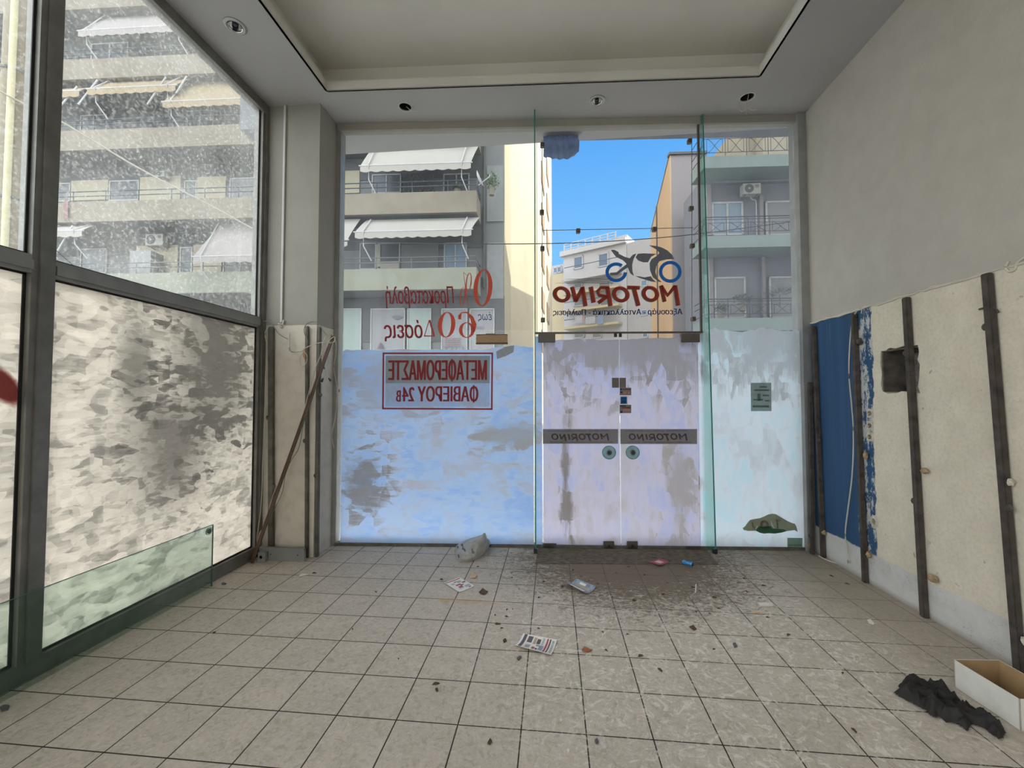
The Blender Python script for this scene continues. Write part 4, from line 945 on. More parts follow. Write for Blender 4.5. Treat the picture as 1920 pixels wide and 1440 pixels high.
obj('cut_cable_stub', MB().tube([XP(479, 158, XL + .02), XP(486, 165, XL + .02), XP(492, 172, XL + .02)], .006, 6), M_black, None, 'black cable stub at the top corner of the side window', 'cable')

# ------------------------------------------------------------------ on the floor
m_s = FP.at(1013, 1040)[0]; m_e = FP.at(1311, 1040)[0]
mp = [FP.W(m_s - .02, 0.0, -.04), FP.W(m_e + .06, 0.0, -.04), Vector((1.52, 4.075, 0)), Vector((-.165, 3.935, 0))]
obj('doormat', MB().prism(mp, (0, 0, .006)), M_mat, None, 'dirt-caked dark mat strip along the threshold of the glass doors', 'doormat')
# plastic bag
def blob_sheet(name, outline, c, hfun, m, lab, cat, rings=14, th=.003, seed=0, parent=None, smooth_=True):
    rr = random.Random(seed); N = len(outline); mb = MB(); rows = []
    for k in range(rings + 1):
        f = k / rings; row = []
        for i in range(N + 1):
            p = outline[i % N]; q = Vector((c[0] + (p[0] - c[0]) * f, c[1] + (p[1] - c[1]) * f, 0)); q.z = hfun(q.x, q.y, f, i % N); row.append(q)
        rows.append(row)
    mb.grid(rows); bmesh.ops.remove_doubles(mb.b, verts=mb.b.verts[:], dist=1e-5)
    o = obj(name, mb, m, parent, lab, cat, smooth=smooth_)
    if th:
        s_ = o.modifiers.new('thickness', 'SOLIDIFY'); s_.thickness = th; s_.offset = -1
    return o
def densify(pts, n):
    o = []
    L = len(pts)
    for i in range(L):
        a, b = pts[i], pts[(i + 1) % L]
        for k in range(n): o.append((a[0] + (b[0] - a[0]) * k / n, a[1] + (b[1] - a[1]) * k / n))
    return o
from mathutils import noise as mn
m_bag, tb = newmat('thin_plastic'); c_ = tb.mix(tb.step(tb.noise(wpos(tb), 14.0, 3.0), .3, .7), (.42, .41, .38), (.62, .61, .57))
out(tb, tb.n('ShaderNodeMixShader', {0: .35, 1: tb.n('ShaderNodeBsdfPrincipled', {'Base Color': c_, 'Roughness': .3}).outputs[0], 2: tb.n('ShaderNodeBsdfTranslucent', {'Color': c_}).outputs[0]}).outputs[0])
bag = thing('plastic_bag', 'crumpled pale plastic carrier bag standing on the floor at the left of the dirt', 'bag', (-.79, 4.02, 0))
bo = [G(855, 1045), G(862, 1055), G(884, 1052), G(900, 1045), G(912, 1033), G(911, 1027), G(895, 1024), G(865, 1026), G(853, 1032)]
bo = [(p.x, p.y) for p in bo]
apex = YP(907, 1002, 4.12)
mb = MB(); NR = 12; prof = []
cx, cy = sum(p[0] for p in bo) / 9, sum(p[1] for p in bo) / 9
ol = densify(bo, 6)
rows = []
for k in range(NR + 1):
    f = k / NR; z = apex.z * f; row = []
    sc_ = (1.0 + .12 * math.sin(f * PI)) * (1 - f ** 1.6) + .03
    for i in range(len(ol) + 1):
        p = ol[i % len(ol)]; x = cx + (p[0] - cx) * sc_ + (apex.x - cx) * f ** 1.3; y = cy + (p[1] - cy) * sc_ + (apex.y - cy) * f ** 1.3
        nv = mn.noise(Vector((x * 14, y * 14, z * 14))) + .6 * abs(mn.noise(Vector((x * 34, y * 34, z * 20 + 5))))
        dx, dy = x - cx, y - cy; l = math.hypot(dx, dy) + 1e-4; g_ = nv * .022 * (.3 + math.sin(f * PI))
        row.append(Vector((x + dx / l * g_, y + dy / l * g_, max(.001, z * (1 - .10 * nv * (1 - f))))))
    rows.append(row)
mb.grid(rows); bmesh.ops.remove_doubles(mb.b, verts=mb.b.verts[:], dist=1e-5)
obj('bag_body', mb, m_bag, bag, smooth=True)
obj('bag_handle', MB().tube(smooth([apex + Vector((-.015, 0, -.03)), apex + Vector((.006, 0, .004)), apex + Vector((.022, .0, -.03)), apex + Vector((.014, .01, -.08))]), [.012] * 8 + [.009] * 11, 6), m_bag, bag, smooth=True)
K_mark = P('bag_print', (.09, .09, .10), .5)
pm = MB()
for (x0, y0, x1, y1) in ((864, 1020, 868, 1025), (866, 1026, 869, 1031), (869, 1029, 872, 1034), (856, 1024, 859, 1028), (858, 1040, 861, 1046), (884, 1034, 889, 1038), (884, 1029, 886, 1040)):
    ps = []
    for (x, y) in ((x0, y0), (x1, y0 - 1), (x1 + 1, y1), (x0 + 1, y1)): ps.append(YP(x, y, 3.925 + (1046 - y) * .0012))
    pm = MB().face(ps); obj('printed_mark', pm, K_mark, bag, recalc=False)

def flyer(name, pix, lab, base, marks, cat='flyer', z=.004, curl=.004):
    ps = [G(x, y, z) for x, y in pix]; t = thing(name, lab, cat, G(*pix[0]))
    def bl(u, v, dz=0):
        p = ps[0] * (1 - u) * (1 - v) + ps[1] * u * (1 - v) + ps[2] * u * v + ps[3] * (1 - u) * v
        return Vector((p.x, p.y, z - .001 + curl * (abs(u - .5) * 2) ** 2 + dz))
    mb = MB(); mb.grid([[bl(i / 10, j / 10) for i in range(11)] for j in range(11)])
    o = obj('paper', mb, base, t); s_ = o.modifiers.new('thickness', 'SOLIDIFY'); s_.thickness = .0012; s_.offset = -1
    for (u0, v0, u1, v1, m) in marks:
        mb = MB(); mb.grid([[bl(u0 + (u1 - u0) * i / 8, v0 + (v1 - v0) * j / 2, .0022) for i in range(9)] for j in range(3)]); obj('printed_block', mb, m, t, recalc=False)
    return t
K_paper = P('flyer_paper', (.78, .75, .70), .7, var=.05); K_red = P('flyer_red', (.40, .08, .10), .6); K_dk = P('flyer_dark', (.10, .10, .11), .6); K_gr = P('flyer_grey', (.42, .44, .44), .6, var=.3, scale=50)
K_blue = P('flyer_blue_grey', (.25, .30, .38), .6, var=.35, scale=40); K_tan = P('flyer_tan', (.45, .36, .28), .6)
flyer('flyer', ((832, 1093), (861, 1083), (890, 1099), (861, 1111)), 'white flyer with red stripe and red print, left of the dirt patch', K_paper,
      [(.02, .06, .95, .12, K_red), (.55, .2, .8, .4, K_gr), (.42, .2, .54, .28, K_red), (.75, .4, .95, .5, K_red), (.15, .3, .35, .4, K_gr), (.3, .45, .6, .55, K_red), (.5, .55, .7, .62, K_dk), (.3, .62, .55, .75, K_red), (.6, .7, .9, .85, K_gr), (.2, .75, .5, .82, K_gr), (.7, .88, .85, .94, K_dk)])
flyer('flyer', ((966, 1213), (981, 1191), (1044, 1203), (1033, 1231)), 'large black and white printed flyer, the one nearest the camera', K_paper,
      [(.02, .06, .98, .15, K_dk), (.55, .2, .92, .34, K_dk), (.08, .22, .40, .36, K_gr), (.1, .26, .3, .34, K_dk), (.5, .38, .9, .46, K_tan), (.55, .48, .85, .58, K_dk), (.08, .42, .3, .5, K_red), (.08, .52, .24, .58, K_dk), (.4, .5, .5, .6, K_blue), (.1, .6, .5, .72, K_blue), (.52, .62, .95, .68, K_gr), (.05, .74, .95, .79, K_red), (.05, .82, .95, .86, K_dk), (.08, .90, .9, .96, K_gr)], curl=.012)
flyer('flyer', ((1060, 1097), (1080, 1090), (1117, 1105), (1096, 1117)), 'crumpled blue-grey flyer lying in the dirt', K_blue,
      [(.1, .1, .4, .8, K_paper), (.5, .2, .7, .9, K_tan), (.75, .3, .9, .6, K_paper)], curl=.025)
flyer('flyer', ((1216, 1054), (1236, 1048), (1254, 1054), (1237, 1061)), 'small maroon card with white bars on the doormat', K_red,
      [(.35, .2, .45, .75, K_paper), (.5, .2, .6, .75, K_paper), (.65, .2, .72, .75, K_paper)], cat='card', z=.012, curl=.006)
# little blue can
c0, c1 = G(1280, 1055, .02), G(1298, 1060, .02); ax = (c1 - c0)
cn = thing('crushed_can', 'small blue drink can lying on the doormat near the right fin', 'can', (c0.x, c0.y, .006))
obj('can_body', MB().lathe([(0, 0), (.015, .0), (.019, .006), (.018, .05), (.020, .09), (.014, ax.length), (0, ax.length)], c0 + Vector((0, 0, .008)), ax, 20), P('can_blue', (.06, .26, .55), .3, .5, var=.6, scale=30), cn, smooth=True)
obj('can_end', MB().lathe([(0, 0), (.013, 0), (.013, .006), (0, .006)], c1 + Vector((0, 0, .008)), ax, 16), M_black, cn)

# open cardboard tray
b0, b1 = G(1790, 1289), G(1914, 1372)
bt = thing('cardboard_tray', 'open cardboard tray, white outside and brown inside, at the right edge', 'box', (b0.x, b0.y, 0))
hh = .147; L_ = Vector((b1.x - b0.x, b1.y - b0.y, 0)); ln_ = L_.length; Ld = L_.normalized(); Wd = Vector((-Ld.y, Ld.x, 0)); wd_ = .235
K_wc = P('white_carton', (.66, .64, .57), .7, var=.06, scale=14); K_br = P('brown_carton_inside', (.36, .235, .12), .85, var=.12, scale=10)
def slab(p, ex, ez, thick): return MB().obox(p, ex, thick, ez)
O = Vector((b0.x, b0.y, 0)); Z = Vector((0, 0, hh))
for p, ex, inn in ((O, Ld * ln_, Wd), (O + Wd * wd_, Ld * ln_, -Wd), (O, Wd * wd_, Ld), (O + Ld * ln_, Wd * wd_, -Ld)):
    obj('side_wall', slab(p, ex, Z, inn * .0025), K_wc, bt)
    obj('inner_lining', slab(p + inn * .0027, ex, Z - Vector((0, 0, .001)), inn * .0015), K_br, bt)
obj('tray_base', MB().obox(O + Vector((0, 0, .001)), Ld * ln_, Wd * wd_, Vector((0, 0, .003))), K_br, bt)

# black rag
K_rag = P('black_cloth', (.020, .0175, .0165), .75, var=.3, scale=25)
rg = [(218, 790), (245, 762), (330, 785), (300, 740), (272, 700), (330, 655), (420, 625), (520, 615), (600, 640), (640, 665), (680, 640), (760, 665), (860, 700), (920, 760), (960, 830), (1060, 900), (1150, 960), (1230, 985), (1320, 1040), (1420, 1090), (1520, 1190), (1600, 1225), (1625, 1290), (1590, 1360), (1520, 1370), (1450, 1310), (1330, 1220), (1210, 1190), (1150, 1275), (1060, 1215), (960, 1165), (880, 1160), (800, 1100), (740, 1110), (660, 1060), (600, 1000), (480, 940), (380, 880), (290, 840)]
rg = [G(1640 + x / 6.546, 1180 + y / 6.546) for x, y in rg]; rg = [(p.x, p.y) for p in rg]
A_, B_ = Vector(rg[0]).to_3d(), Vector((rg[22][0], rg[22][1], 0))
def inside(x, y, P_):
    c = False; j = len(P_) - 1
    for i in range(len(P_)):
        if (P_[i][1] > y) != (P_[j][1] > y) and x < (P_[j][0] - P_[i][0]) * (y - P_[i][1]) / (P_[j][1] - P_[i][1]) + P_[i][0]: c = not c
        j = i
    return c
def edged(x, y, P_):
    d = 9
    for i in range(len(P_)):
        a, b = Vector(P_[i]), Vector(P_[(i + 1) % len(P_)]); ab = b - a; t_ = max(0, min(1, (Vector((x, y)) - a).dot(ab) / max(ab.length_squared, 1e-9))); d = min(d, (Vector((x, y)) - a - ab * t_).length)
    return d
ragm = MB(); xs_ = [p[0] for p in rg]; ys_ = [p[1] for p in rg]; st_ = .0042
vv = {}
nx = int((max(xs_) - min(xs_)) / st_) + 2; ny = int((max(ys_) - min(ys_)) / st_) + 2
mdir = Vector((rg[22][0] - rg[0][0], rg[22][1] - rg[0][1], 0)).normalized(); mper = Vector((-mdir.y, mdir.x, 0))
for i in range(nx):
    for j in range(ny):
        x, y = min(xs_) + i * st_, min(ys_) + j * st_
        if inside(x, y, rg):
            e = edged(x, y, rg); q = Vector((x, y, 0)); a = q.dot(mdir); b = q.dot(mper)
            w_ = mn.noise(Vector((a * 7, b * 7, 3))) * .5
            fold = (1 - abs(mn.noise(Vector((a * 6 + w_, b * 24 + w_ * 5, 1))))) ** 7 + .5 * (1 - abs(mn.noise(Vector((a * 12 + w_ * 2, b * 30, 7))))) ** 6
            vv[i, j] = ragm.b.verts.new((x, y, .004 + min(1, e / .03) * (.006 + .050 * fold)))
for (i, j), v in list(vv.items()):
    q = [vv.get(k) for k in ((i, j), (i + 1, j), (i + 1, j + 1), (i, j + 1))]
    if all(q): ragm.b.faces.new(q)
rag_o = obj('black_rag', ragm, K_rag, None, 'crumpled black garment lying on the tiles beside the cardboard tray', 'cloth', smooth=False)
s_ = rag_o.modifiers.new('thickness', 'SOLIDIFY'); s_.thickness = .004; s_.offset = -1
for f in rag_o.data.polygons: f.use_smooth = True
sm2 = rag_o.modifiers.new('soften', 'SMOOTH'); sm2.factor = .5; sm2.iterations = 4

# scraps, chips and leaves
def chip(name, pix, m, lab, cat, h=.004, curl=.0):
    ps = [G(x, y) for x, y in pix]; mb = MB(); mb.prism([Vector((p.x, p.y, .001 + (curl if i % 2 else 0))) for i, p in enumerate(ps)], (0, 0, h)); return obj(name, mb, m, None, lab, cat)
K_leaf = P('dry_leaf', (.085, .050, .028), .8, var=.6, scale=50); K_leafr = P('rusty_leaf', (.30, .11, .05), .8, var=.5, scale=50); K_pale = P('pale_scrap', (.72, .68, .60), .7, var=.1); K_tanc = P('tan_scrap', (.60, .42, .26), .7, var=.1)
chip('paper_scrap', [(560, 1081), (566, 1077), (575, 1077), (578, 1079), (569, 1080), (562, 1083)], K_pale, 'white shell-shaped paper chip on the tiles in front of the pilaster', 'scrap', curl=.004)
chip('cardboard_scrap', [(882, 1085), (884, 1073), (894, 1079), (892, 1085)], K_tanc, 'tan cardboard scrap between the bag and the red striped flyer', 'scrap', curl=.008)
chip('paper_scrap', [(1421, 1131), (1449, 1131), (1450, 1137), (1426, 1137)], K_pale, 'cream rectangular scrap near the right end of the dirt', 'scrap')
chip('paper_scrap', [(1626, 1163), (1632, 1162), (1640, 1170), (1638, 1172), (1629, 1169)], K_pale, 'pale diamond-shaped chip on the tiles near the niche upright', 'scrap')
chip('tan_scrap', [(1410, 1147), (1422, 1146), (1426, 1149), (1412, 1151)], K_tanc, 'thin tan scrap just below the cream rectangular scrap', 'scrap')
chip('matchstick', [(1304, 1096), (1306, 1096), (1305, 1112), (1303, 1112)], K_pale, 'pale thin stick upright in the dirt on the right', 'stick', h=.003)
chip('dark_scrap', [(0, 1329), (8, 1325), (18, 1326), (15, 1332), (3, 1335)], K_dk, 'dark folded scrap on the tiles at the left edge', 'scrap', h=.01)
chip('metal_cap', [(415, 1094), (419, 1093), (424, 1094), (424, 1096), (417, 1097)], K_dk, 'small dark cap on the floor by the end of the low glass panel', 'cap', h=.005)
chip('dry_leaf', [(898, 1111), (905, 1106), (911, 1108), (915, 1112), (908, 1116), (901, 1115)], K_leaf, 'dark curled leaf right of the red striped flyer', 'leaf', curl=.01)
chip('dry_leaf', [(1091, 1219), (1096, 1216), (1108, 1219), (1111, 1222), (1102, 1224), (1093, 1223)], K_leafr, 'reddish brown dry leaf right of the nearest flyer', 'leaf', curl=.01)
chip('dry_leaf', [(1292, 1176), (1300, 1175), (1306, 1180), (1300, 1184)], K_leaf, 'round dark leaf alone on the tiles at the right of the scuffed area', 'leaf', curl=.008)
chip('dry_leaf', [(1374, 1208), (1379, 1207), (1382, 1213), (1377, 1215)], K_dk, 'small black dropping to the right of the round dark leaf', 'leaf', h=.008)
chip('dry_leaf', [(1115, 1391), (1120, 1388), (1122, 1394), (1118, 1396)], K_dk, 'small black seed pod at the bottom middle of the floor', 'leaf', h=.01)
chip('dry_leaf', [(969, 1236), (974, 1232), (978, 1233), (972, 1239)], K_dk, 'small black curl just below the nearest flyer', 'leaf', h=.008)
chip('dry_leaf', [(943, 1202), (948, 1199), (950, 1203), (945, 1206)], K_leaf, 'small curled leaf left of the nearest flyer', 'leaf', h=.008)
chip('dry_leaf', [(914, 1396), (919, 1387), (922, 1392), (918, 1398)], K_leaf, 'twisted small leaf near the bottom edge left of centre', 'leaf', h=.008)
chip('white_pebble', [(1063, 1408), (1067, 1407), (1068, 1411), (1064, 1412)], K_pale, 'tiny white pebble near the bottom middle of the floor', 'pebble', h=.006)
chip('white_pebble', [(1050, 1351), (1053, 1350), (1054, 1353), (1051, 1354)], K_pale, 'tiny white pebble left of the other, on the lower tiles', 'pebble', h=.006)
# small leaf crumbs: one kind, many copies
rr = random.Random(12); mb = MB()
mb.face([(-.016, 0, .001), (-.006, .007, .007), (.008, .006, .004), (.018, .001, .002), (.006, -.006, .007), (-.008, -.007, .003)])
lf = obj('leaf_crumb', mb, K_leaf, None, 'tiny dry leaf crumb scattered in the swept dirt before the doors', 'leaf', 'leaf crumbs in the dirt')
sm = lf.modifiers.new('thickness', 'SOLIDIFY'); sm.thickness = .002
lf.location = G(1085, 1118); first = True
spots = [(1020, 1090), (1040, 1108), (1010, 1120), (1150, 1120), (1170, 1105), (1190, 1126), (1245, 1113), (1250, 1092), (1210, 1078), (1155, 1075), (1180, 1063), (1300, 1102), (1310, 1108), (1270, 1080), (1340, 1120), (1350, 1140), (961, 1083), (975, 1104), (962, 1075), (930, 1153), (950, 1155), (952, 1142), (960, 1141), (940, 1178), (935, 1170), (1130, 1186), (1176, 1189), (1010, 1178), (1135, 1220), (1306, 1146), (1290, 1136), (1330, 1150), (1440, 1158), (1432, 1098), (1395, 1085), (820, 1063), (850, 1061), (826, 1086), (896, 1062), (1055, 1100), (1090, 1080), (1120, 1095), (1105, 1088), (1075, 1068), (1375, 1101), (1400, 1110), (590, 1075), (630, 1069), (1665, 1095), (1700, 1110), (1560, 1080), (1590, 1095), (817, 1282), (818, 1294), (1580, 1262), (1340, 1217), (1200, 1230), (1238, 1256), (1480, 1190), (1600, 1370), (705, 1110), (660, 1180), (745, 1235), (400, 1185)]
for (x, y) in spots:
    p = G(x + rr.uniform(-2, 2), y + rr.uniform(-1, 1), .001); s2 = rr.uniform(.5, 1.25)
    o = lf if first else lf.copy()
    if not first: COL.objects.link(o)
    first = False
    o.location = p; o.rotation_euler = (0, 0, rr.uniform(0, 6.28)); o.scale = (s2, s2, s2)
# ------------------------------------------------------------------ the street outside
def lin(c): return ((c / 255 + .055) / 1.055) ** 2.4 if c > 10 else c / 3294
def E8(r, g, b, k=.19): return tuple(lin(v) * k * 1.72 for v in (r, g, b))
def EX(name, r, g, b, k=.19, **kw): return MT[name] if name in MT else P(name, E8(r, g, b, k), kw.pop('rough', .85), **kw)
X_ground = P('street_paving', (.45, .44, .42), .9)
struct('ground', MB().box(-60, 60, 4.78, 120, -.3, -.15).box(-60, -3.31, -60, 4.78, -.3, -.15).box(-3.3, 60, -60, -5.6, -.3, -.15), X_ground)
X_band = EX('balcony_render_sand', 196, 186, 170, var=.10, scale=1.5, stain=E8(168, 155, 135), sscale=.8, samt=.5)
X_bandg = EX('balcony_render_green_grey', 196, 200, 182, var=.08, scale=1.5)
X_wallA = EX('block_wall_grey', 178, 182, 184, var=.08, scale=.8)
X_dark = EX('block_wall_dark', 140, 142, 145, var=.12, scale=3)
X_under = EX('balcony_underside', 168, 172, 178, var=.08)
X_cream = EX('cream_infill', 232, 222, 196, k=.24, var=.06, scale=2)
X_win = EX('dark_window_glass', 132, 140, 150, var=.2, scale=.8, rough=.3)
X_frame = EX('white_window_frame', 232, 234, 236, k=.24)
X_awn = EX('cream_awning_cloth', 228, 224, 216, k=.215, var=.03, scale=3)
X_awnp = EX('pinkish_awning_cloth', 222, 214, 214, k=.20, var=.03, scale=3)
X_awno = EX('orange_awning_cloth', 218, 196, 160, k=.21, var=.05, scale=3)
X_rail = EX('grey_rail_paint', 150, 158, 164, var=.1)
X_railb = EX('blue_grey_rail_paint', 110, 128, 144, var=.1)
X_arm = EX('white_awning_arm', 236, 236, 240, k=.26)
X_ac = EX('ac_casing', 222, 222, 216, k=.23); X_fan = EX('ac_fan_grille', 130, 134, 138)
X_shop = EX('shop_window_mint', 204, 224, 218, k=.20, var=.04, rough=.3); X_poster = EX('poster_white', 214, 216, 222, k=.20, var=.05)
X_curt = EX('white_curtain', 232, 228, 214, k=.23, var=.08, scale=6); X_curtb = EX('blue_curtain', 180, 206, 232, k=.22, var=.06, scale=6, stretch=(6, 6, .2))
X_roller = EX('roller_shutter', 196, 198, 206, k=.20, var=.05, scale=30, stretch=(.1, .1, 6))

angA = YAW - .0576
A = VPlane((0, 0), (math.cos(angA), math.sin(angA)))
pA = CAM + ray(770, 600) * 16.5; A = VPlane((pA.x, pA.y), (math.cos(angA), math.sin(angA)))
WOFF = 1.35
def AR(x0, y0, x1, y1, off=0.0): return A.rect(x0, y0, x1, y1, off)
uR = A.at(893, 520)[0]; uW = A.at(945, 400, WOFF)[0]
zb0 = A.at(770, 543)[1]; zb1 = A.at(770, 400)[1]; dz = zb1 - zb0; ph = A.at(770, 503)[1] - zb0
bld = thing('apartment_building', 'grey apartment block across the street with long sand coloured balconies', 'building', A.W(-8, -.15, 5))
m = MB(); m.pbox(A, -30, uW, -.15, 24, WOFF, WOFF + 4.4); obj('main_wall', m, X_wallA, bld)
SIDE = MB().pbox(A, uW, uW + .03, -.15, 24, WOFF, WOFF + 4.4)
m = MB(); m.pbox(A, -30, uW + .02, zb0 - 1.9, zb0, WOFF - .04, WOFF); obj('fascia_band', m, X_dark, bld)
LV = range(0, 6)
for k in LV:
    z = zb0 + dz * k; mt = X_bandg if k == 0 else X_band
    m = MB().pbox(A, -30, uR, z, z + ph, 0, .12).pbox(A, uR - .12, uR, z, z + ph, .12, WOFF); bp = obj('balcony_parapet', m, mt, bld)
    obj('balcony_slab', MB().pbox(A, -30, uR - .12, z + .02, z + .18, .12, WOFF), X_under, bld)
    r = MB()
    for h in (.26, .46):
        r.tube([A.W(-30, z + ph + h, .06), A.W(uR - .04, z + ph + h, .06), A.W(uR - .04, z + ph + h, WOFF)], .022, 6)
    a = -29.0
    while a < uR: r.tube([A.W(a, z + ph, .06), A.W(a, z + ph + .46, .06)], .018, 6); a += 1.45
    obj('railing', r, X_rail if k == 0 else X_railb, bld)
    # wall behind each balcony: upper strip darkened for the balcony shade, piers, openings
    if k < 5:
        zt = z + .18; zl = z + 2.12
        obj('lintel_shade_strip', MB().pbox(A, -30, uR + .15, zl, z + dz - .001, WOFF - .03, WOFF), X_dark, bld)
def wrect(name, x0, y0, x1, y1, m, off=WOFF - .05, dep=.04, parent=bld, lab=None):
    a0, a1, z0, z1 = AR(x0, y0, x1, y1, off); return obj(name, MB().pbox(A, a0, a1, z0, z1, off, off + dep), m, parent, label=lab)
def window(x0, y0, x1, y1, glass=X_win, frame=X_frame, off=WOFF - .07, n=2, parent=bld, pl=None, fw=.05):
    pl = pl or A; a0, a1, z0, z1 = pl.rect(x0, y0, x1, y1, off)
    f = MB(); f.pbox(pl, a0, a1, z1 - fw, z1, off, off + .05).pbox(pl, a0, a1, z0, z0 + fw, off, off + .05)
    for i in range(n + 1): u = a0 + (a1 - a0 - fw) * i / n; f.pbox(pl, u, u + fw, z0, z1, off, off + .05)
    w = obj('window', f, frame, parent); obj('pane', MB().pbox(pl, a0, a1, z0, z1, off + .03, off + .05), glass, w); return w
# level 1, seen through the side window
for x0, x1 in ((133, 202), (262, 338), (369, 423), (478, 492)): wrect('infill_panel', x0, 338 if x0 < 140 else 331, x1, 375, X_cream)
for x0, x1 in ((204, 260), (345, 368)): window(x0, 338, x1, 376, n=1)
window(430, 333, 477, 376, glass=X_roller, n=1); window(104, 343, 131, 378, n=1)
# level 0, seen through the side window
for x0, x1, y in ((255, 333, 460), (362, 415, 459)): wrect('infill_panel', x0, y, x1, 512, X_cream)
window(337, 463, 360, 512, n=1); window(150, 466, 200, 512, n=1); window(418, 480, 482, 512, n=2)
# higher levels
for (x0, y0, x1, y1) in ((262, 208, 345, 242), (420, 206, 470, 240)): wrect('infill_panel', x0, y0, x1, y1, X_wallA)
for (x0, y0, x1, y1) in ((350, 206, 400, 240), (150, 215, 200, 245), (360, 70, 410, 105), (170, 80, 240, 112), (20, 90, 90, 120), (10, 215, 60, 250), (5, 348, 60, 385)): window(x0, y0, x1, y1)
# level 1 and 0 seen through the shop front
window(697, 326, 752, 362, n=2); wrect('infill_panel', 640, 320, 674, 362, X_cream); window(831, 325, 880, 360, n=2)
lt = MB(); a0, a1, z0, z1 = AR(753, 326, 815, 360, WOFF - .06)
N = 8
for i in range(N):
    u0, u1 = a0 + (a1 - a0) * i / N, a0 + (a1 - a0) * (i + 1) / N
    for q in range(2):
        c0, c1 = z0 + (z1 - z0) * q / 2, z0 + (z1 - z0) * (q + 1) / 2
        lt.tube([A.W(u0, c0, WOFF - .08), A.W(u1, c1, WOFF - .08)], .018, 5); lt.tube([A.W(u0, c1, WOFF - .08), A.W(u1, c0, WOFF - .08)], .018, 5)
obj('lattice_gate', lt, X_dark, bld)
wrect('infill_panel', 755, 328, 813, 362, X_wallA, off=WOFF - .04)
window(674, 455, 705, 505, n=1); window(707, 455, 750, 505, glass=X_win, n=1); window(832, 455, 875, 505, glass=X_curtb, n=2)
wrect('curtain', 705, 458, 713, 500, X_curt, off=WOFF - .10, dep=.02); wrect('curtain', 713, 490, 748, 506, X_curt, off=WOFF - .10, dep=.02); wrect('infill_panel', 752, 458, 822, 505, X_wallA)
# end wall pier with drain pipe
obj('drain_pipe', MB().tube([A.P(908, 250, WOFF - .06), A.P(907, 540, WOFF - .06)], .05, 8), X_dark, bld)
wrect('wall_panel', 913, 310, 944, 415, EX('pale_wall_panel', 200, 204, 206, k=.2)); wrect('wall_panel', 913, 455, 944, 560, MT['pale_wall_panel'])
# ground floor shop of the block
for x0, x1, mt, nn in ((640, 677, X_shop, 1), (694, 759, X_poster, 1), (763, 808, X_shop, 1), (827, 876, X_poster, 1), (880, 927, X_poster, 1)): window(x0, 578, x1, 700, glass=mt, n=nn, off=WOFF - .09)
cA = lambda x, y: (630 + x / 5.76, 420 + y / 5.76)
def deco(name, poly, mt, off=WOFF - .11, parent=bld, lab=None):
    f = MB(); f.face([A.P(x, y, off) for x, y in poly]); bmesh.ops.triangulate(f.b, faces=f.b.faces[:]); return obj(name, f, mt, parent, label=lab, recalc=False)
X_pk = EX('faded_print_grey', 170, 178, 196); X_pr = EX('faded_print_red', 205, 160, 165); X_pb = EX('faded_print_blue', 130, 165, 215)
deco('poster_print', [cA(600, 1000), cA(640, 985), cA(700, 990), cA(720, 1005), cA(660, 1035), cA(615, 1020)], X_pk)
deco('poster_print', [cA(440, 1345), cA(480, 1275), cA(520, 1345)], X_pr); deco('poster_print', [cA(460, 1340), cA(482, 1300), cA(505, 1340)], X_pb, WOFF - .113)
for i in range(5): y = 1235 + i * 22; deco('poster_print', [cA(1180, y), cA(1350, y - 4), cA(1350, y + 3), cA(1180, y + 8)], X_pr)
f = MB(); put_text(f, 'CITY', 831, 649, 870, 657, n=WOFF - .112, pl=A); obj('poster_lettering', f, X_pk, bld, recalc=False)
f = MB(); put_text(f, 'CENTER', 884, 612, 908, 617, n=WOFF - .112, pl=A); obj('poster_lettering', f, X_pk, bld, recalc=False)

# awnings hanging from the balconies
def awning(x0, yt, x1, yb, drop, m, lab, lean=.9, arms=True, skew=0.0, val=.24, arml=None):
    """cloth falls from the slab edge at the wall side out over the parapet"""
    offb = -.25; offt = offb + lean
    a0, z0 = A.at(x0, yb, offb); a1, _ = A.at(x1, yb, offb); zt = A.at((x0 + x1) / 2, yt, offt)[1]
    t = thing('awning', lab, 'awning', A.W((a0 + a1) / 2, z0, offb), 'awnings over the balconies')
    n = 12; m1 = MB()
    m1.grid([[A.W(a0 + skew * (1 - j / n) + (a1 - a0) * i / 8 - 0 * j, zt + (z0 - zt) * j / n + .03 * math.sin(PI * j / n), offt + (offb - offt) * (j / n)) for i in range(9)] for j in range(n + 1)])
    o = obj('cloth', m1, m, t, recalc=False); s_ = o.modifiers.new('thickness', 'SOLIDIFY'); s_.thickness = .012
    v = MB(); N = int((a1 - a0) / .05); ns = max(4, int((a1 - a0) / .42))
    v.grid([[A.W(a0 + (a1 - a0) * i / N, z0 - .03, offb - .03) for i in range(N + 1)], [A.W(a0 + (a1 - a0) * i / N, z0 - val - .05 * abs(math.sin(PI * ns * i / N)), offb - .03) for i in range(N + 1)]])
    obj('scalloped_valance', v, m, t, recalc=False)
    obj('front_bar', MB().tube([A.W(a0 - .06, z0 - .01, offb - .02), A.W(a1 + .06, z0 - .01, offb - .02)], .028, 8), X_arm, t)
    if arms:
        for u in (a0 + .35, a1 - .35):
            obj('folding_arm', MB().tube([A.W(u + .12, zt - .04, offt - .16), A.W(u, z0 + .02, offb - .06), A.W(u - .03, z0 - .55, offb + .05), A.W(u + .18, z0 - 1.05, offb + .35)], .024, 6), X_arm, t)
    return t
awning(676, 276, 883, 311, 0, X_awn, 'cream awning above the upper balcony, first of the left shop pane', lean=.55, skew=.25)
awning(666, 411, 884, 435, 0, X_awn, 'cream awning above the lower balcony of the left shop pane', lean=.55, skew=.25)
awning(615, 412, 652, 450, 0, X_awn, 'cream awning cut off by the left edge of the shop front pane', lean=.5, arms=False, skew=.3)
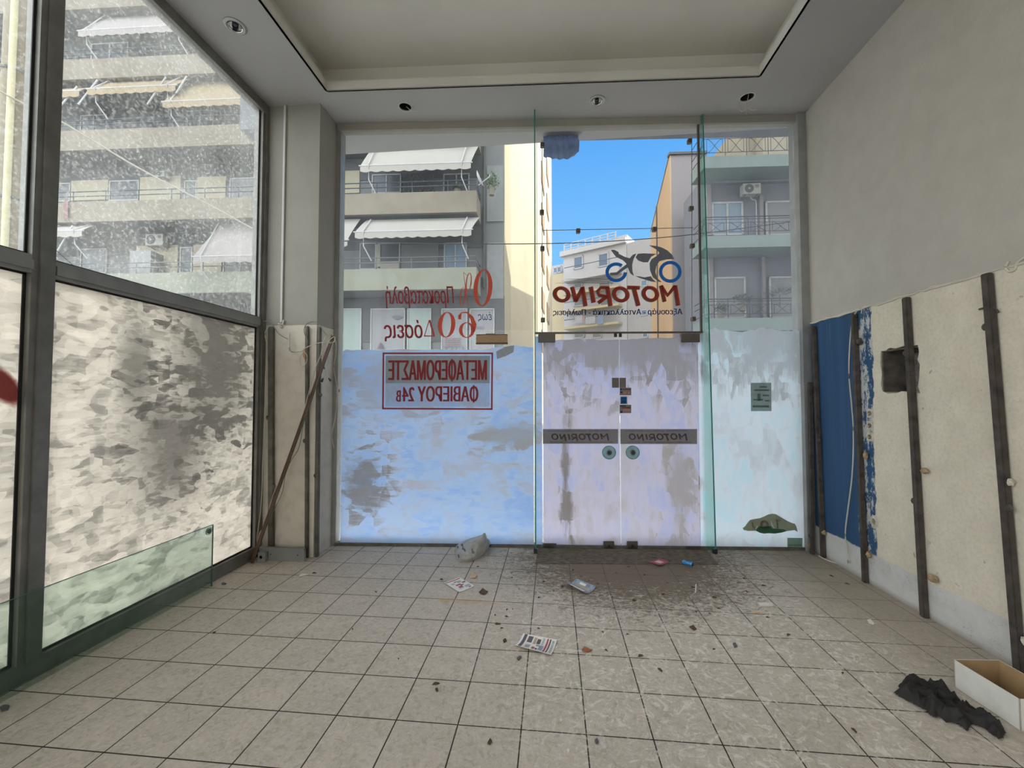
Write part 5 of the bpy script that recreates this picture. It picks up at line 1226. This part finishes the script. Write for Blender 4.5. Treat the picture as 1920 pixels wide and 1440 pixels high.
awning(363, 415, 500, 481, 0, X_awnp, 'pinkish white awning low at the right of the side window', lean=.9, skew=.55)
awning(148, 26, 350, 58, 0, X_awnp, 'pale awning on the highest floor seen in the side window', lean=.9, skew=.75)
awning(165, 151, 330, 167, 0, X_awno, 'shallow sand coloured awning left of the large one, second row in the side window', lean=.7, skew=.25)
awning(306, 148, 500, 191, 0, X_awno, 'large sand coloured awning at the top right of the side window', lean=.9, skew=.45)
awning(60, 168, 150, 174, 0, X_awno, 'sand coloured awning left of the shallow one in the side window', lean=.6, arms=False)
awning(70, 424, 155, 434, 0, X_awn, 'pale awning at the lower left of the side window', lean=.6)
# stray long white poles of other awnings
for i, (a, b, lab) in enumerate((((145, 162), (110, 203), 'white awning pole slanting at the left of the second row'), ((183, 150), (147, 196), 'white awning pole slanting under the shallow awning'), ((311, 145), (276, 196), 'white awning pole slanting between the sand coloured awnings'), ((350, 143), (330, 175), 'white awning pole slanting across the large sand coloured awning'), ((136, 423), (98, 487), 'white awning pole slanting at the lower left of the side window'))):
    obj('awning_pole', MB().tube([A.P(*a, -.1), A.P(*b, -.3)], .035, 6), X_arm, None, lab, 'pole')

def ac(pl, x0, y0, x1, y1, off, lab):
    a0, a1, z0, z1 = pl.rect(x0, y0, x1, y1, off); t = thing('air_conditioner', lab, 'air conditioner', pl.W((a0 + a1) / 2, z0, off))
    obj('casing', MB().pbox(pl, a0, a1, z0, z1, off, off + .3).bevel(.015, 1), X_ac, t)
    h = z1 - z0; c = pl.W(a0 + h * .52, (z0 + z1) / 2, off)
    obj('fan_grille', MB().lathe([(0, .0), (h * .40, .0), (h * .40, .012), (0, .012)], c, -pl.nn, 24), X_fan, t)
    obj('fan_hub', MB().lathe([(0, .012), (h * .10, .012), (h * .10, .02), (0, .02)], c, -pl.nn, 12), X_ac, t)
    v = MB()
    for i in range(3): v.pbox(pl, a1 - .22, a1 - .08, z1 - .10 - i * .04, z1 - .08 - i * .04, off - .01, off)
    obj('vent_slot', v, X_fan, t)
    obj('bracket', MB().tube([pl.W(a0 + .1, z0, off + .02), pl.W(a0 + .1, z0 - .05, off + .4)], .015, 6).tube([pl.W(a1 - .1, z0, off + .02), pl.W(a1 - .1, z0 - .05, off + .4)], .015, 6), X_rail, t)
ac(A, 272, 438.5, 305, 460, WOFF - .45, 'air conditioner high on the balcony wall seen in the side window')
ac(A, 292, 320, 308, 331, WOFF - .4, 'small air conditioner behind the middle balcony railing in the side window')
# white cabinet, laundry, satellite dish
a0, a1, z0, z1 = AR(243, 470, 282, 512, .5); cabt = thing('balcony_cabinet', 'white metal cabinet standing on the lower balcony', 'cabinet', A.W(a0, z0, .5))
obj('cabinet_body', MB().pbox(A, a0, a1, z0 - .3, z1, .5, .9), EX('cabinet_white', 206, 208, 212), cabt); obj('cabinet_side', MB().pbox(A, a1, a1 + .02, z0 - .3, z1 - .02, .5, 1.1), X_dark, cabt)
f = MB(); f.grid([[A.W(A.at(x, y, -.06)[0], A.at(x, y, -.06)[1], -.06 - .03 * math.sin(x)) for x in (118, 121, 124, 128)] for y in (374, 386, 400, 412)])
o = obj('hanging_cloth', f, EX('pink_cloth', 225, 175, 180), None, 'pinkish cloth hanging over the balcony parapet at the left', 'cloth', recalc=False)
dc = A.P(899, 335, -.35); ds = thing('satellite_dish', 'white satellite dish at the right end of the upper balcony', 'satellite dish', A.P(896, 352, -.2))
dax = (A.d * .92 - A.nn * .10 + Vector((0, 0, .38))).normalized()
obj('dish_bowl', MB().lathe([(.0, -.06), (.12, -.05), (.22, -.02), (.30, .03), (.30, .04), (.21, -.005), (.11, -.035), (0, -.045)], dc, dax, 28), X_arm, ds, smooth=True)
obj('feed_arm', MB().tube([dc - dax * .05 - Vector((0, 0, .24)), dc + dax * .42 + Vector((0, 0, -.12)), dc + dax * .44 + Vector((0, 0, -.05))], .018, 6), X_arm, ds)
obj('dish_mount', MB().tube([dc - dax * .06, dc - dax * .12 - Vector((0, 0, .22)), A.P(894, 358, 0)], .02, 6), X_rail, ds)
# potted plants on the balcony end
def bush(name, c, r, n, m, lab, cat, seed=1, lf=.07, pot=True, potm=None, spiky=False):
    rr = random.Random(seed); t = thing(name, lab, cat, Vector(c)); mb = MB()
    for _ in range(n):
        d = Vector((rr.gauss(0, 1), rr.gauss(0, 1), rr.gauss(0, .8))).normalized(); p = Vector(c) + Vector((d.x * r[0], d.y * r[0], abs(d.z) * r[1] if spiky else d.z * r[1])) * rr.uniform(.3, 1)
        u = Vector((rr.gauss(0, 1), rr.gauss(0, 1), rr.gauss(0, 1))).normalized(); v = u.orthogonal().normalized()
        if spiky: u = (p - Vector(c)).normalized(); v = u.orthogonal().normalized(); mb.face([p - v * .012, p + u * lf * 3, p + v * .012])
        else: mb.face([p - u * lf, p + v * lf * .45, p + u * lf, p - v * lf * .45])
    obj('foliage', mb, m, t, recalc=False)
    if pot: obj('plant_pot', MB().lathe([(0, -.30), (.10, -.30), (.14, -.02), (.15, -.02), (.15, .0), (0, -.01)], Vector(c) - Vector((0, 0, r[1] * .8)), (0, 0, 1), 16), potm or X_band, t)
    else: obj('stem', MB().tube([Vector(c) - Vector((0, 0, r[1] * 1.3)), Vector(c)], .02, 6), X_dark, t)
    return t
X_leaf = EX('balcony_foliage', 120, 150, 110, k=.20, var=.4, scale=20)
bush('potted_plant', A.P(922, 338, .3), (.34, .40), 160, X_leaf, 'leafy pot plant behind the satellite dish', 'plant', 2)
bush('potted_plant', A.P(858, 350, .35), (.30, .16), 110, X_leaf, 'low trailing plant on the upper balcony behind the railing', 'plant', 3)

# cream building beyond, catching the sun on its flank
def px_d(x, y, d): v = CAM + ray(x, y) * d; return Vector((v.x, v.y))
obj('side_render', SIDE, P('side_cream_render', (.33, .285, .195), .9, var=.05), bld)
q0, q1 = px_d(955, 600, 22.6), px_d(1006, 600, 27.5)
Bp = VPlane(q0, q1 - q0); LB = (q1 - q0).length
bb = thing('cream_building', 'tall cream building with a bare sunlit flank beside the grey block', 'building', (q0.x, q0.y, -.15))
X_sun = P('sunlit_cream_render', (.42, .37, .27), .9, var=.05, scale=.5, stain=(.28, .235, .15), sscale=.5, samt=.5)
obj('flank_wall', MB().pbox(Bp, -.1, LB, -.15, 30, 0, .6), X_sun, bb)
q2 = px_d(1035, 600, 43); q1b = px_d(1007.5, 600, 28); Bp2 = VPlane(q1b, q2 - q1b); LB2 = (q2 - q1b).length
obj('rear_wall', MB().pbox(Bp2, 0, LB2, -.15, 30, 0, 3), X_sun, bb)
for i, (u0, z) in enumerate(((3, 5), (3, 8.2), (3, 11.4), (3, 14.6), (3, 17.8), (8, 8.2), (8, 11.4), (8, 14.6), (8, 17.8), (8, 21))):
    f = obj('window', MB().pbox(Bp2, u0, u0 + 2.4, z, z + 1.6, -.06, .02), X_band, bb); obj('shutter', MB().pbox(Bp2, u0 + .1, u0 + 2.3, z + .1, z + 1.5, -.08, -.06), EX('brown_shutter', 200, 165, 130, k=.25), f)

# white apartment house closing the side street
q0, q1 = px_d(1056, 600, 47), px_d(1180, 600, 42.5); Cp = VPlane(q0, q1 - q0)
cb_ = thing('white_apartment_house', 'distant white apartment house with a roof railing and blue windows', 'building', (q0.x, q0.y, -.15))
X_w = EX('white_render', 232, 232, 238, k=.24, var=.04, scale=.3); X_wc = EX('cream_render', 240, 225, 190, k=.23, var=.04, scale=.3); X_bw = EX('blue_window_glass', 150, 180, 220, k=.16, rough=.4)
def cz(x, y, off=0): return Cp.at(x, y, off)
s0, s1 = cz(1057, 600)[0], cz(1176, 600)[0]; zr = cz(1115, 461)[1]
obj('main_wall', MB().pbox(Cp, s0, s1, -.15, zr, 0, 9), X_w, cb_)
obj('cornice', MB().pbox(Cp, s0 - .3, s1, zr - .45, zr + .1, -.35, .2), X_w, cb_)
s2 = cz(1157, 600)[0]
obj('stair_tower', MB().pbox(Cp, s2, s1, zr, cz(1165, 441)[1], .1, 4), X_w, cb_)
r = MB(); zt = cz(1110, 446)[1]
for h in (zt, zt - .3, zt - .6): r.tube([Cp.W(s0 + .1, h, 0), Cp.W(s2, h, 0)], .05, 5)
for i in range(8): u = s0 + .1 + (s2 - s0 - .2) * i / 7; r.tube([Cp.W(u, zr, 0), Cp.W(u, zt, 0)], .06, 5)
obj('roof_railing', r, X_frame, cb_)
for x0, y0, x1, y1 in ((1075, 480, 1093, 504), (1121, 474, 1141, 500)): window(x0, y0, x1, y1, glass=X_bw, n=1, off=-.08, parent=cb_, pl=Cp, fw=.14)
for (ya, yb_) in ((506, 519), (542, 546), (575, 579), (608, 612)):
    a0, a1, z0, z1 = Cp.rect(1056, ya, 1160, yb_, -1.0); obj('balcony_parapet', MB().pbox(Cp, a0, a1, z0, z1, -1.0, 0), X_wc if ya > 530 else X_w, cb_)
r = MB()
for (ya) in (492, 560, 594):
    z = cz(1110, ya, -1.0)[1]; r.tube([Cp.W(cz(1058, ya, -1)[0], z, -1.0), Cp.W(cz(1158, ya, -1)[0], z, -1.0)], .05, 5)
obj('balcony_railing', r, X_rail, cb_)
for (x0, y0, x1, y1) in ((1076, 530, 1092, 541), (1122, 528, 1145, 541), (1076, 552, 1095, 574), (1125, 550, 1150, 574), (1076, 622, 1096, 634), (1110, 622, 1128, 634)): window(x0, y0, x1, y1, glass=EX('pale_window', 205, 212, 222, k=.165), n=1, off=-.08, parent=cb_, pl=Cp, fw=.12)
def cdeco(name, x0, y0, x1, y1, mt, lab, cat='laundry', off=-1.1):
    a0, a1, z0, z1 = Cp.rect(x0, y0, x1, y1, off); return obj(name, MB().pbox(Cp, a0, a1, z0, z1, off, off + .04), mt, None, lab, cat)
cdeco('hanging_laundry', 1078, 592, 1092, 606, EX('laundry_white', 238, 238, 246, k=.18), 'white laundry on the far balcony under the lettering, leftmost piece')
cdeco('hanging_laundry', 1092.6, 593, 1096, 601, EX('laundry_coral', 235, 190, 180, k=.18), 'small coral laundry piece next to the white laundry')
cdeco('hanging_laundry', 1098, 594, 1116, 607, MT['laundry_white'], 'white laundry in the middle of the far balcony')
cdeco('hanging_laundry', 1120, 592, 1131, 608, EX('laundry_blue', 180, 205, 235, k=.18), 'blue laundry at the right of the far balcony')
obj('cream_base', MB().pbox(Cp, s0 - 3.0, s0 + .05, -.15, cz(1050, 512)[1], .2, 8), X_wc, cb_)
obj('low_house_wall', MB().pbox(Cp, s0 - 3.5, s0, cz(1050, 512)[1], cz(1050, 487)[1], 1.5, 8), X_w, cb_)
window(1037, 500, 1053, 512, glass=X_bw, n=2, off=.9, parent=cb_, pl=Cp, fw=.12)
# plain grey house next to it
q0, q1 = px_d(1176.6, 600, 42.55), px_d(1246, 600, 40); Dp = VPlane(q0, q1 - q0)
gh = thing('plain_grey_house', 'plain pale grey house between the white house and the orange wall', 'building', (q0.x, q0.y, -.15))
obj('main_wall', MB().pbox(Dp, 0, (q1 - q0).length, -.15, Dp.at(1200, 450)[1], 0, 6), EX('pale_grey_render', 220, 218, 222, k=.22, var=.04), gh)
window(1201, 524, 1214, 537, glass=EX('sky_blue_shutter', 170, 205, 245, k=.17), n=1, off=-.05, parent=gh, pl=Dp, fw=.1); window(1201, 580, 1214, 592, glass=MT['sky_blue_shutter'], n=1, off=-.05, parent=gh, pl=Dp, fw=.1); window(1204, 620, 1215, 633, glass=X_bw, n=1, off=-.05, parent=gh, pl=Dp, fw=.1)

# orange-sided house
q0, q1 = px_d(1262, 600, 20), px_d(1224, 600, 29.4); Op = VPlane(q1, q0 - q1); LO = (q1 - q0).length
oh = thing('orange_sided_house', 'house with an orange side wall and a grey street front, right of the blue sky', 'building', (q0.x, q0.y, -.15))
zo = (CAM + ray(1258, 285) * 20).z
X_or = EX('orange_render', 244, 208, 168, k=.26, var=.04, scale=.5); X_og = EX('mauve_grey_render', 204, 198, 200, k=.21, var=.04, scale=.5)
obj('side_wall', MB().pbox(Op, 0, LO, -.15, zo, -.06, 0), X_or, oh)
obj('roof_edge', MB().pbox(Op, 0, LO + .05, zo, zo + .12, -.08, .25), X_dark, oh)
obj('drain_pipe', MB().tube([Op.P(1243, 400, -.08), Op.P(1230, 640, -.08)] if False else [Op.W(LO * .42, zo, -.08), Op.W(LO * .42, 0, -.08)], .06, 6), X_dark, oh)
q2 = px_d(1330, 600, 19.9); Of = VPlane(q0, q2 - q0)
V3 = lambda v: Vector((v.x, v.y, -.15)); obj('front_wall', MB().prism([V3(q0), V3(q2), V3(q2) + Of.nn * 9, V3(q1)], (0, 0, zo + .15)), X_og, oh)
obj('roof_edge', MB().pbox(Of, -.1, (q2 - q0).length, zo, zo + .12, -.08, .25), X_dark, oh)

# right-hand block with patterned railings
pE = CAM + ray(1400, 600) * 15.4; Ep = VPlane((pE.x, pE.y), (math.cos(angA), math.sin(angA)))
eb = thing('balcony_block', 'grey block with pale green balcony bands and patterned iron railings, far right', 'building', Ep.W(0, -.15, 4))
X_eb = EX('right_block_wall', 176, 182, 198, k=.185, var=.06, scale=1.2); X_band2 = EX('pale_green_band', 186, 206, 206, k=.19, var=.06, scale=2, stain=E8(170, 190, 180), samt=.4)
e0 = Ep.at(1321, 450)[0]; eW = Ep.at(1328, 450, 1.2)[0]
obj('main_wall', MB().pbox(Ep, eW, 34, -.15, Ep.at(1400, 291)[1] + .05, 1.2, 3.9), X_eb, eb)
obj('sun_block_wing', MB().pbox(Ep, 11, 46, -.15, 28, .9, 9), X_eb, eb)  # tall unseen wing added to keep the sun off the shop front
X_iron = EX('iron_railing', 108, 122, 136, k=.12)
def railing(z, a0, a1, h=1.0, side=True):
    r = MB(); n = .04
    for q in (0, h * .88, h): r.tube([Ep.W(a0, z + q, n), Ep.W(a1, z + q, n)], .014 if q < h else .022, 5)
    r.tube([Ep.W(a0, z + .16, n), Ep.W(a1, z + .16, n)], .012, 5)
    a = a0; pw = .78
    while a < a1 - .1:
        b_ = min(a + pw, a1); r.tube([Ep.W(a, z, n), Ep.W(a, z + h, n)], .012, 5)
        lo, hi = z + .16, z + h * .70
        r.tube([Ep.W(a, hi, n), Ep.W(b_, hi, n)], .010, 5)
        l_, r_ = a + .10, b_ - .10
        r.tube([Ep.W(l_, lo, n), Ep.W(l_, hi, n)], .010, 5); r.tube([Ep.W(r_, lo, n), Ep.W(r_, hi, n)], .010, 5)
        for s1_, s2_ in ((lo, hi), (hi, lo)):
            pts = []
            for k in range(9):
                f = k / 8; g = f * f * (3 - 2 * f); pts.append(Ep.W(l_ + (r_ - l_) * f, s1_ + (s2_ - s1_) * g, n))
            r.tube(pts, .010, 5)
        a += pw
    if side:
        for q in (0, .16, .5, h): r.tube([Ep.W(a0, z + q, n), Ep.W(a0, z + q, 1.2)], .014, 5)
        r.tube([Ep.W(a0, z, .04), Ep.W(a0, z + h, .7)], .01, 5); r.tube([Ep.W(a0, z + h, .04), Ep.W(a0, z, .7)], .01, 5)
    return r
for (yt, yb_, k) in ((291, 313, 0), (441, 463.5, 1), (596, 620, 2)):
    z1, z0 = Ep.at(1400, yt)[1], Ep.at(1400, yb_)[1]
    obj('balcony_band', MB().pbox(Ep, e0, 34, z0, z1, 0, 1.25), X_band2, eb)
    obj('railing', railing(z1, e0 + .05, e0 + 12, h=.98 if k == 0 else .72), X_iron, eb)
for (x0, y0, x1, y1, g, n) in ((1335, 378, 1394, 441, X_curtb, 2), (1436, 376, 1500, 441, X_roller, 1), (1340, 519, 1399, 597, X_roller, 1), (1443, 518, 1503, 597, X_roller, 1)):
    window(x0, y0, x1, y1, glass=g, n=n, off=1.12, parent=eb, pl=Ep, fw=.07)
X_pier = EX('rosy_pier', 206, 196, 204, k=.19)
for (x0, y0, x1, y1) in ((1326, 316, 1334, 441), (1425, 366, 1432, 441), (1331, 480, 1338, 597), (1430, 480, 1436, 597)):
    a0, a1, z0, z1 = Ep.rect(x0, y0, x1, y1, 1.1); obj('wall_pier', MB().pbox(Ep, a0, a1, z0, z1, 1.1, 1.22), X_pier, eb)
a0, a1, z0, z1 = Ep.rect(1326, 315, 1500, 341, 1.0); obj('ceiling_strip', MB().pbox(Ep, a0, a1, z0, z1, 1.0, 1.22), EX('light_strip', 194, 200, 212), eb)
a0, a1, z0, z1 = Ep.rect(1331, 466, 1503, 480, 1.0); obj('ceiling_strip', MB().pbox(Ep, a0, a1, z0, z1, 1.0, 1.22), MT['light_strip'], eb)
a0, a1, z0, z1 = Ep.rect(1398, 232, 1620, 291, 3.2); obj('penthouse_wall', MB().pbox(Ep, a0, a1, z0, z1 + .6, 3.2, 8), EX('cream_penthouse', 238, 226, 200, k=.18), eb)
a0, a1, z0, z1 = Ep.rect(1430, 232, 1620, 291, 2.6); obj('penthouse_wall', MB().pbox(Ep, a0, a1, z0, z1 + .6, 2.6, 3.2), MT['cream_penthouse'], eb)
ac(Ep, 1394, 343, 1427, 363, .75, 'white air conditioner on the wall of the far right block')
obj('ac_drain_pipe', MB().tube(smooth([Ep.P(1405, 366, 1.0), Ep.P(1410, 374, 1.0), Ep.P(1417, 377, 1.05), Ep.P(1418, 400, 1.05), Ep.P(1419, 441, 1.05)], 4), .02, 6), X_frame, None, 'white pipe dropping from the air conditioner on the far right block', 'pipe')
X_palm = EX('grey_green_palm', 128, 148, 142, k=.14, var=.3, scale=20)
bush('potted_palm', Ep.P(1462, 552, .6), (.42, .34), 170, X_palm, 'spiky potted palm on the lowest balcony of the far right block', 'plant', 5, lf=.10, pot=False, spiky=True)
bush('potted_plant', Ep.P(1392, 560, .5), (.35, .22), 120, X_palm, 'straggly plant left of the palm on the lowest right balcony', 'plant', 6)
bush('potted_plant', Ep.P(1352, 575, .5), (.30, .25), 110, X_palm, 'leafy plant at the left end of the lowest right balcony', 'plant', 7)

# street wires, pole, rolled canvas
def wire(name, lab, pts, r, m, cat='cable'): return obj(name, MB().tube(smooth(pts, 8), r, 6), m, None, lab, cat, smooth=True)
X_cab = EX('street_cable', 120, 126, 138, k=.12); X_cabw = EX('pale_street_cable', 245, 235, 220, k=.30)
def far(x, y, d): return CAM + ray(x, y) * d
wire('street_cable', 'thin dark cable crossing the whole shop front outside', [far(560, 448, 8), far(760, 456, 8.2), far(1010, 457, 8.4), (far(1180, 450, 8.6)), far(1330, 436, 8.8), far(1560, 405, 9)], .009, X_cab)
wire('street_cable', 'bright diagonal cable sloping down across the upper side window', [far(-60, 140, 5.5), far(55, 200, 6), far(108, 224, 6.3), far(260, 315, 7.2), far(400, 388, 8), far(484, 434, 8.6), far(560, 470, 9.2)], .013, X_cabw)
wire('street_cable', 'thin slack cable above the bright one at the left edge', [far(-40, 150, 6.2), far(0, 172, 6.4), far(60, 196, 6.7)], .006, X_cab)
wire('street_cable', 'slack dark cable near the lower left of the side window', [far(60, 440, 7), far(97, 463, 7.2), far(140, 500, 7.6)], .008, X_cab)
pp_ = far(28, 240, 6.0); pole = thing('utility_pole', 'pale concrete pole with a yellowish strip standing for sunlight on it, at the left edge', 'pole', (pp_.x, pp_.y, -.15))
X_pole = EX('pole_concrete', 214, 202, 176, k=.21, var=.1, scale=3, stain=E8(170, 150, 130), sscale=3); X_sunstrip = EX('sunlit_strip_yellow', 255, 246, 205, k=.34)
obj('pole_shaft', MB().lathe([(.17, 0), (.145, 8.0)], (pp_.x, pp_.y, -.15), (0, 0, 1), 28), X_pole, pole, smooth=True)
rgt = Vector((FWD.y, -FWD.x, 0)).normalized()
obj('sunlit_strip', MB().tube([Vector((pp_.x, pp_.y, -.1)) + rgt * .10 - Vector((FWD.x, FWD.y, 0)) * .15, Vector((pp_.x, pp_.y, 7.8)) + rgt * .085 - Vector((FWD.x, FWD.y, 0)) * .13], .038, 10), X_sunstrip, pole, smooth=True)  # added pale tube stands for the sunlit strip on the pole
for z in (1.8, 4.35, 6.2): obj('pole_strap', MB().lathe([(.165, 0), (.172, 0), (.172, .03), (.165, .03)], (pp_.x, pp_.y, z), (0, 0, 1), 24), X_rail, pole)
# canvas roll hanging under the outer soffit
cnv = MB(); rows = []
for j in range(9):
    row = []
    for i in range(17):
        u = i / 16; x = 1019 + 66 * u; y = 262 + (31 + 5 * math.sin(u * PI) - 9 * max(0, u - .75) * 4) * j / 8
        a, z = FP.at(x, y, .22); z = 4.555 - (4.555 - z) * (j / 8) ** .5 if j else 4.555; row.append(FP.W(a, z, .22 + .05 * math.sin(j * .8) + .015 * math.sin(i * 1.9)))
    rows.append(row)
cnv.grid(rows)
o = obj('hanging_canvas', cnv, vinyl('blue_grey_canvas', (.40, .47, .62), .75), None, 'blue grey canvas sagging from the soffit outside above the left door', 'canvas', smooth=True, recalc=False)
s_ = o.modifiers.new('thickness', 'SOLIDIFY'); s_.thickness = .004
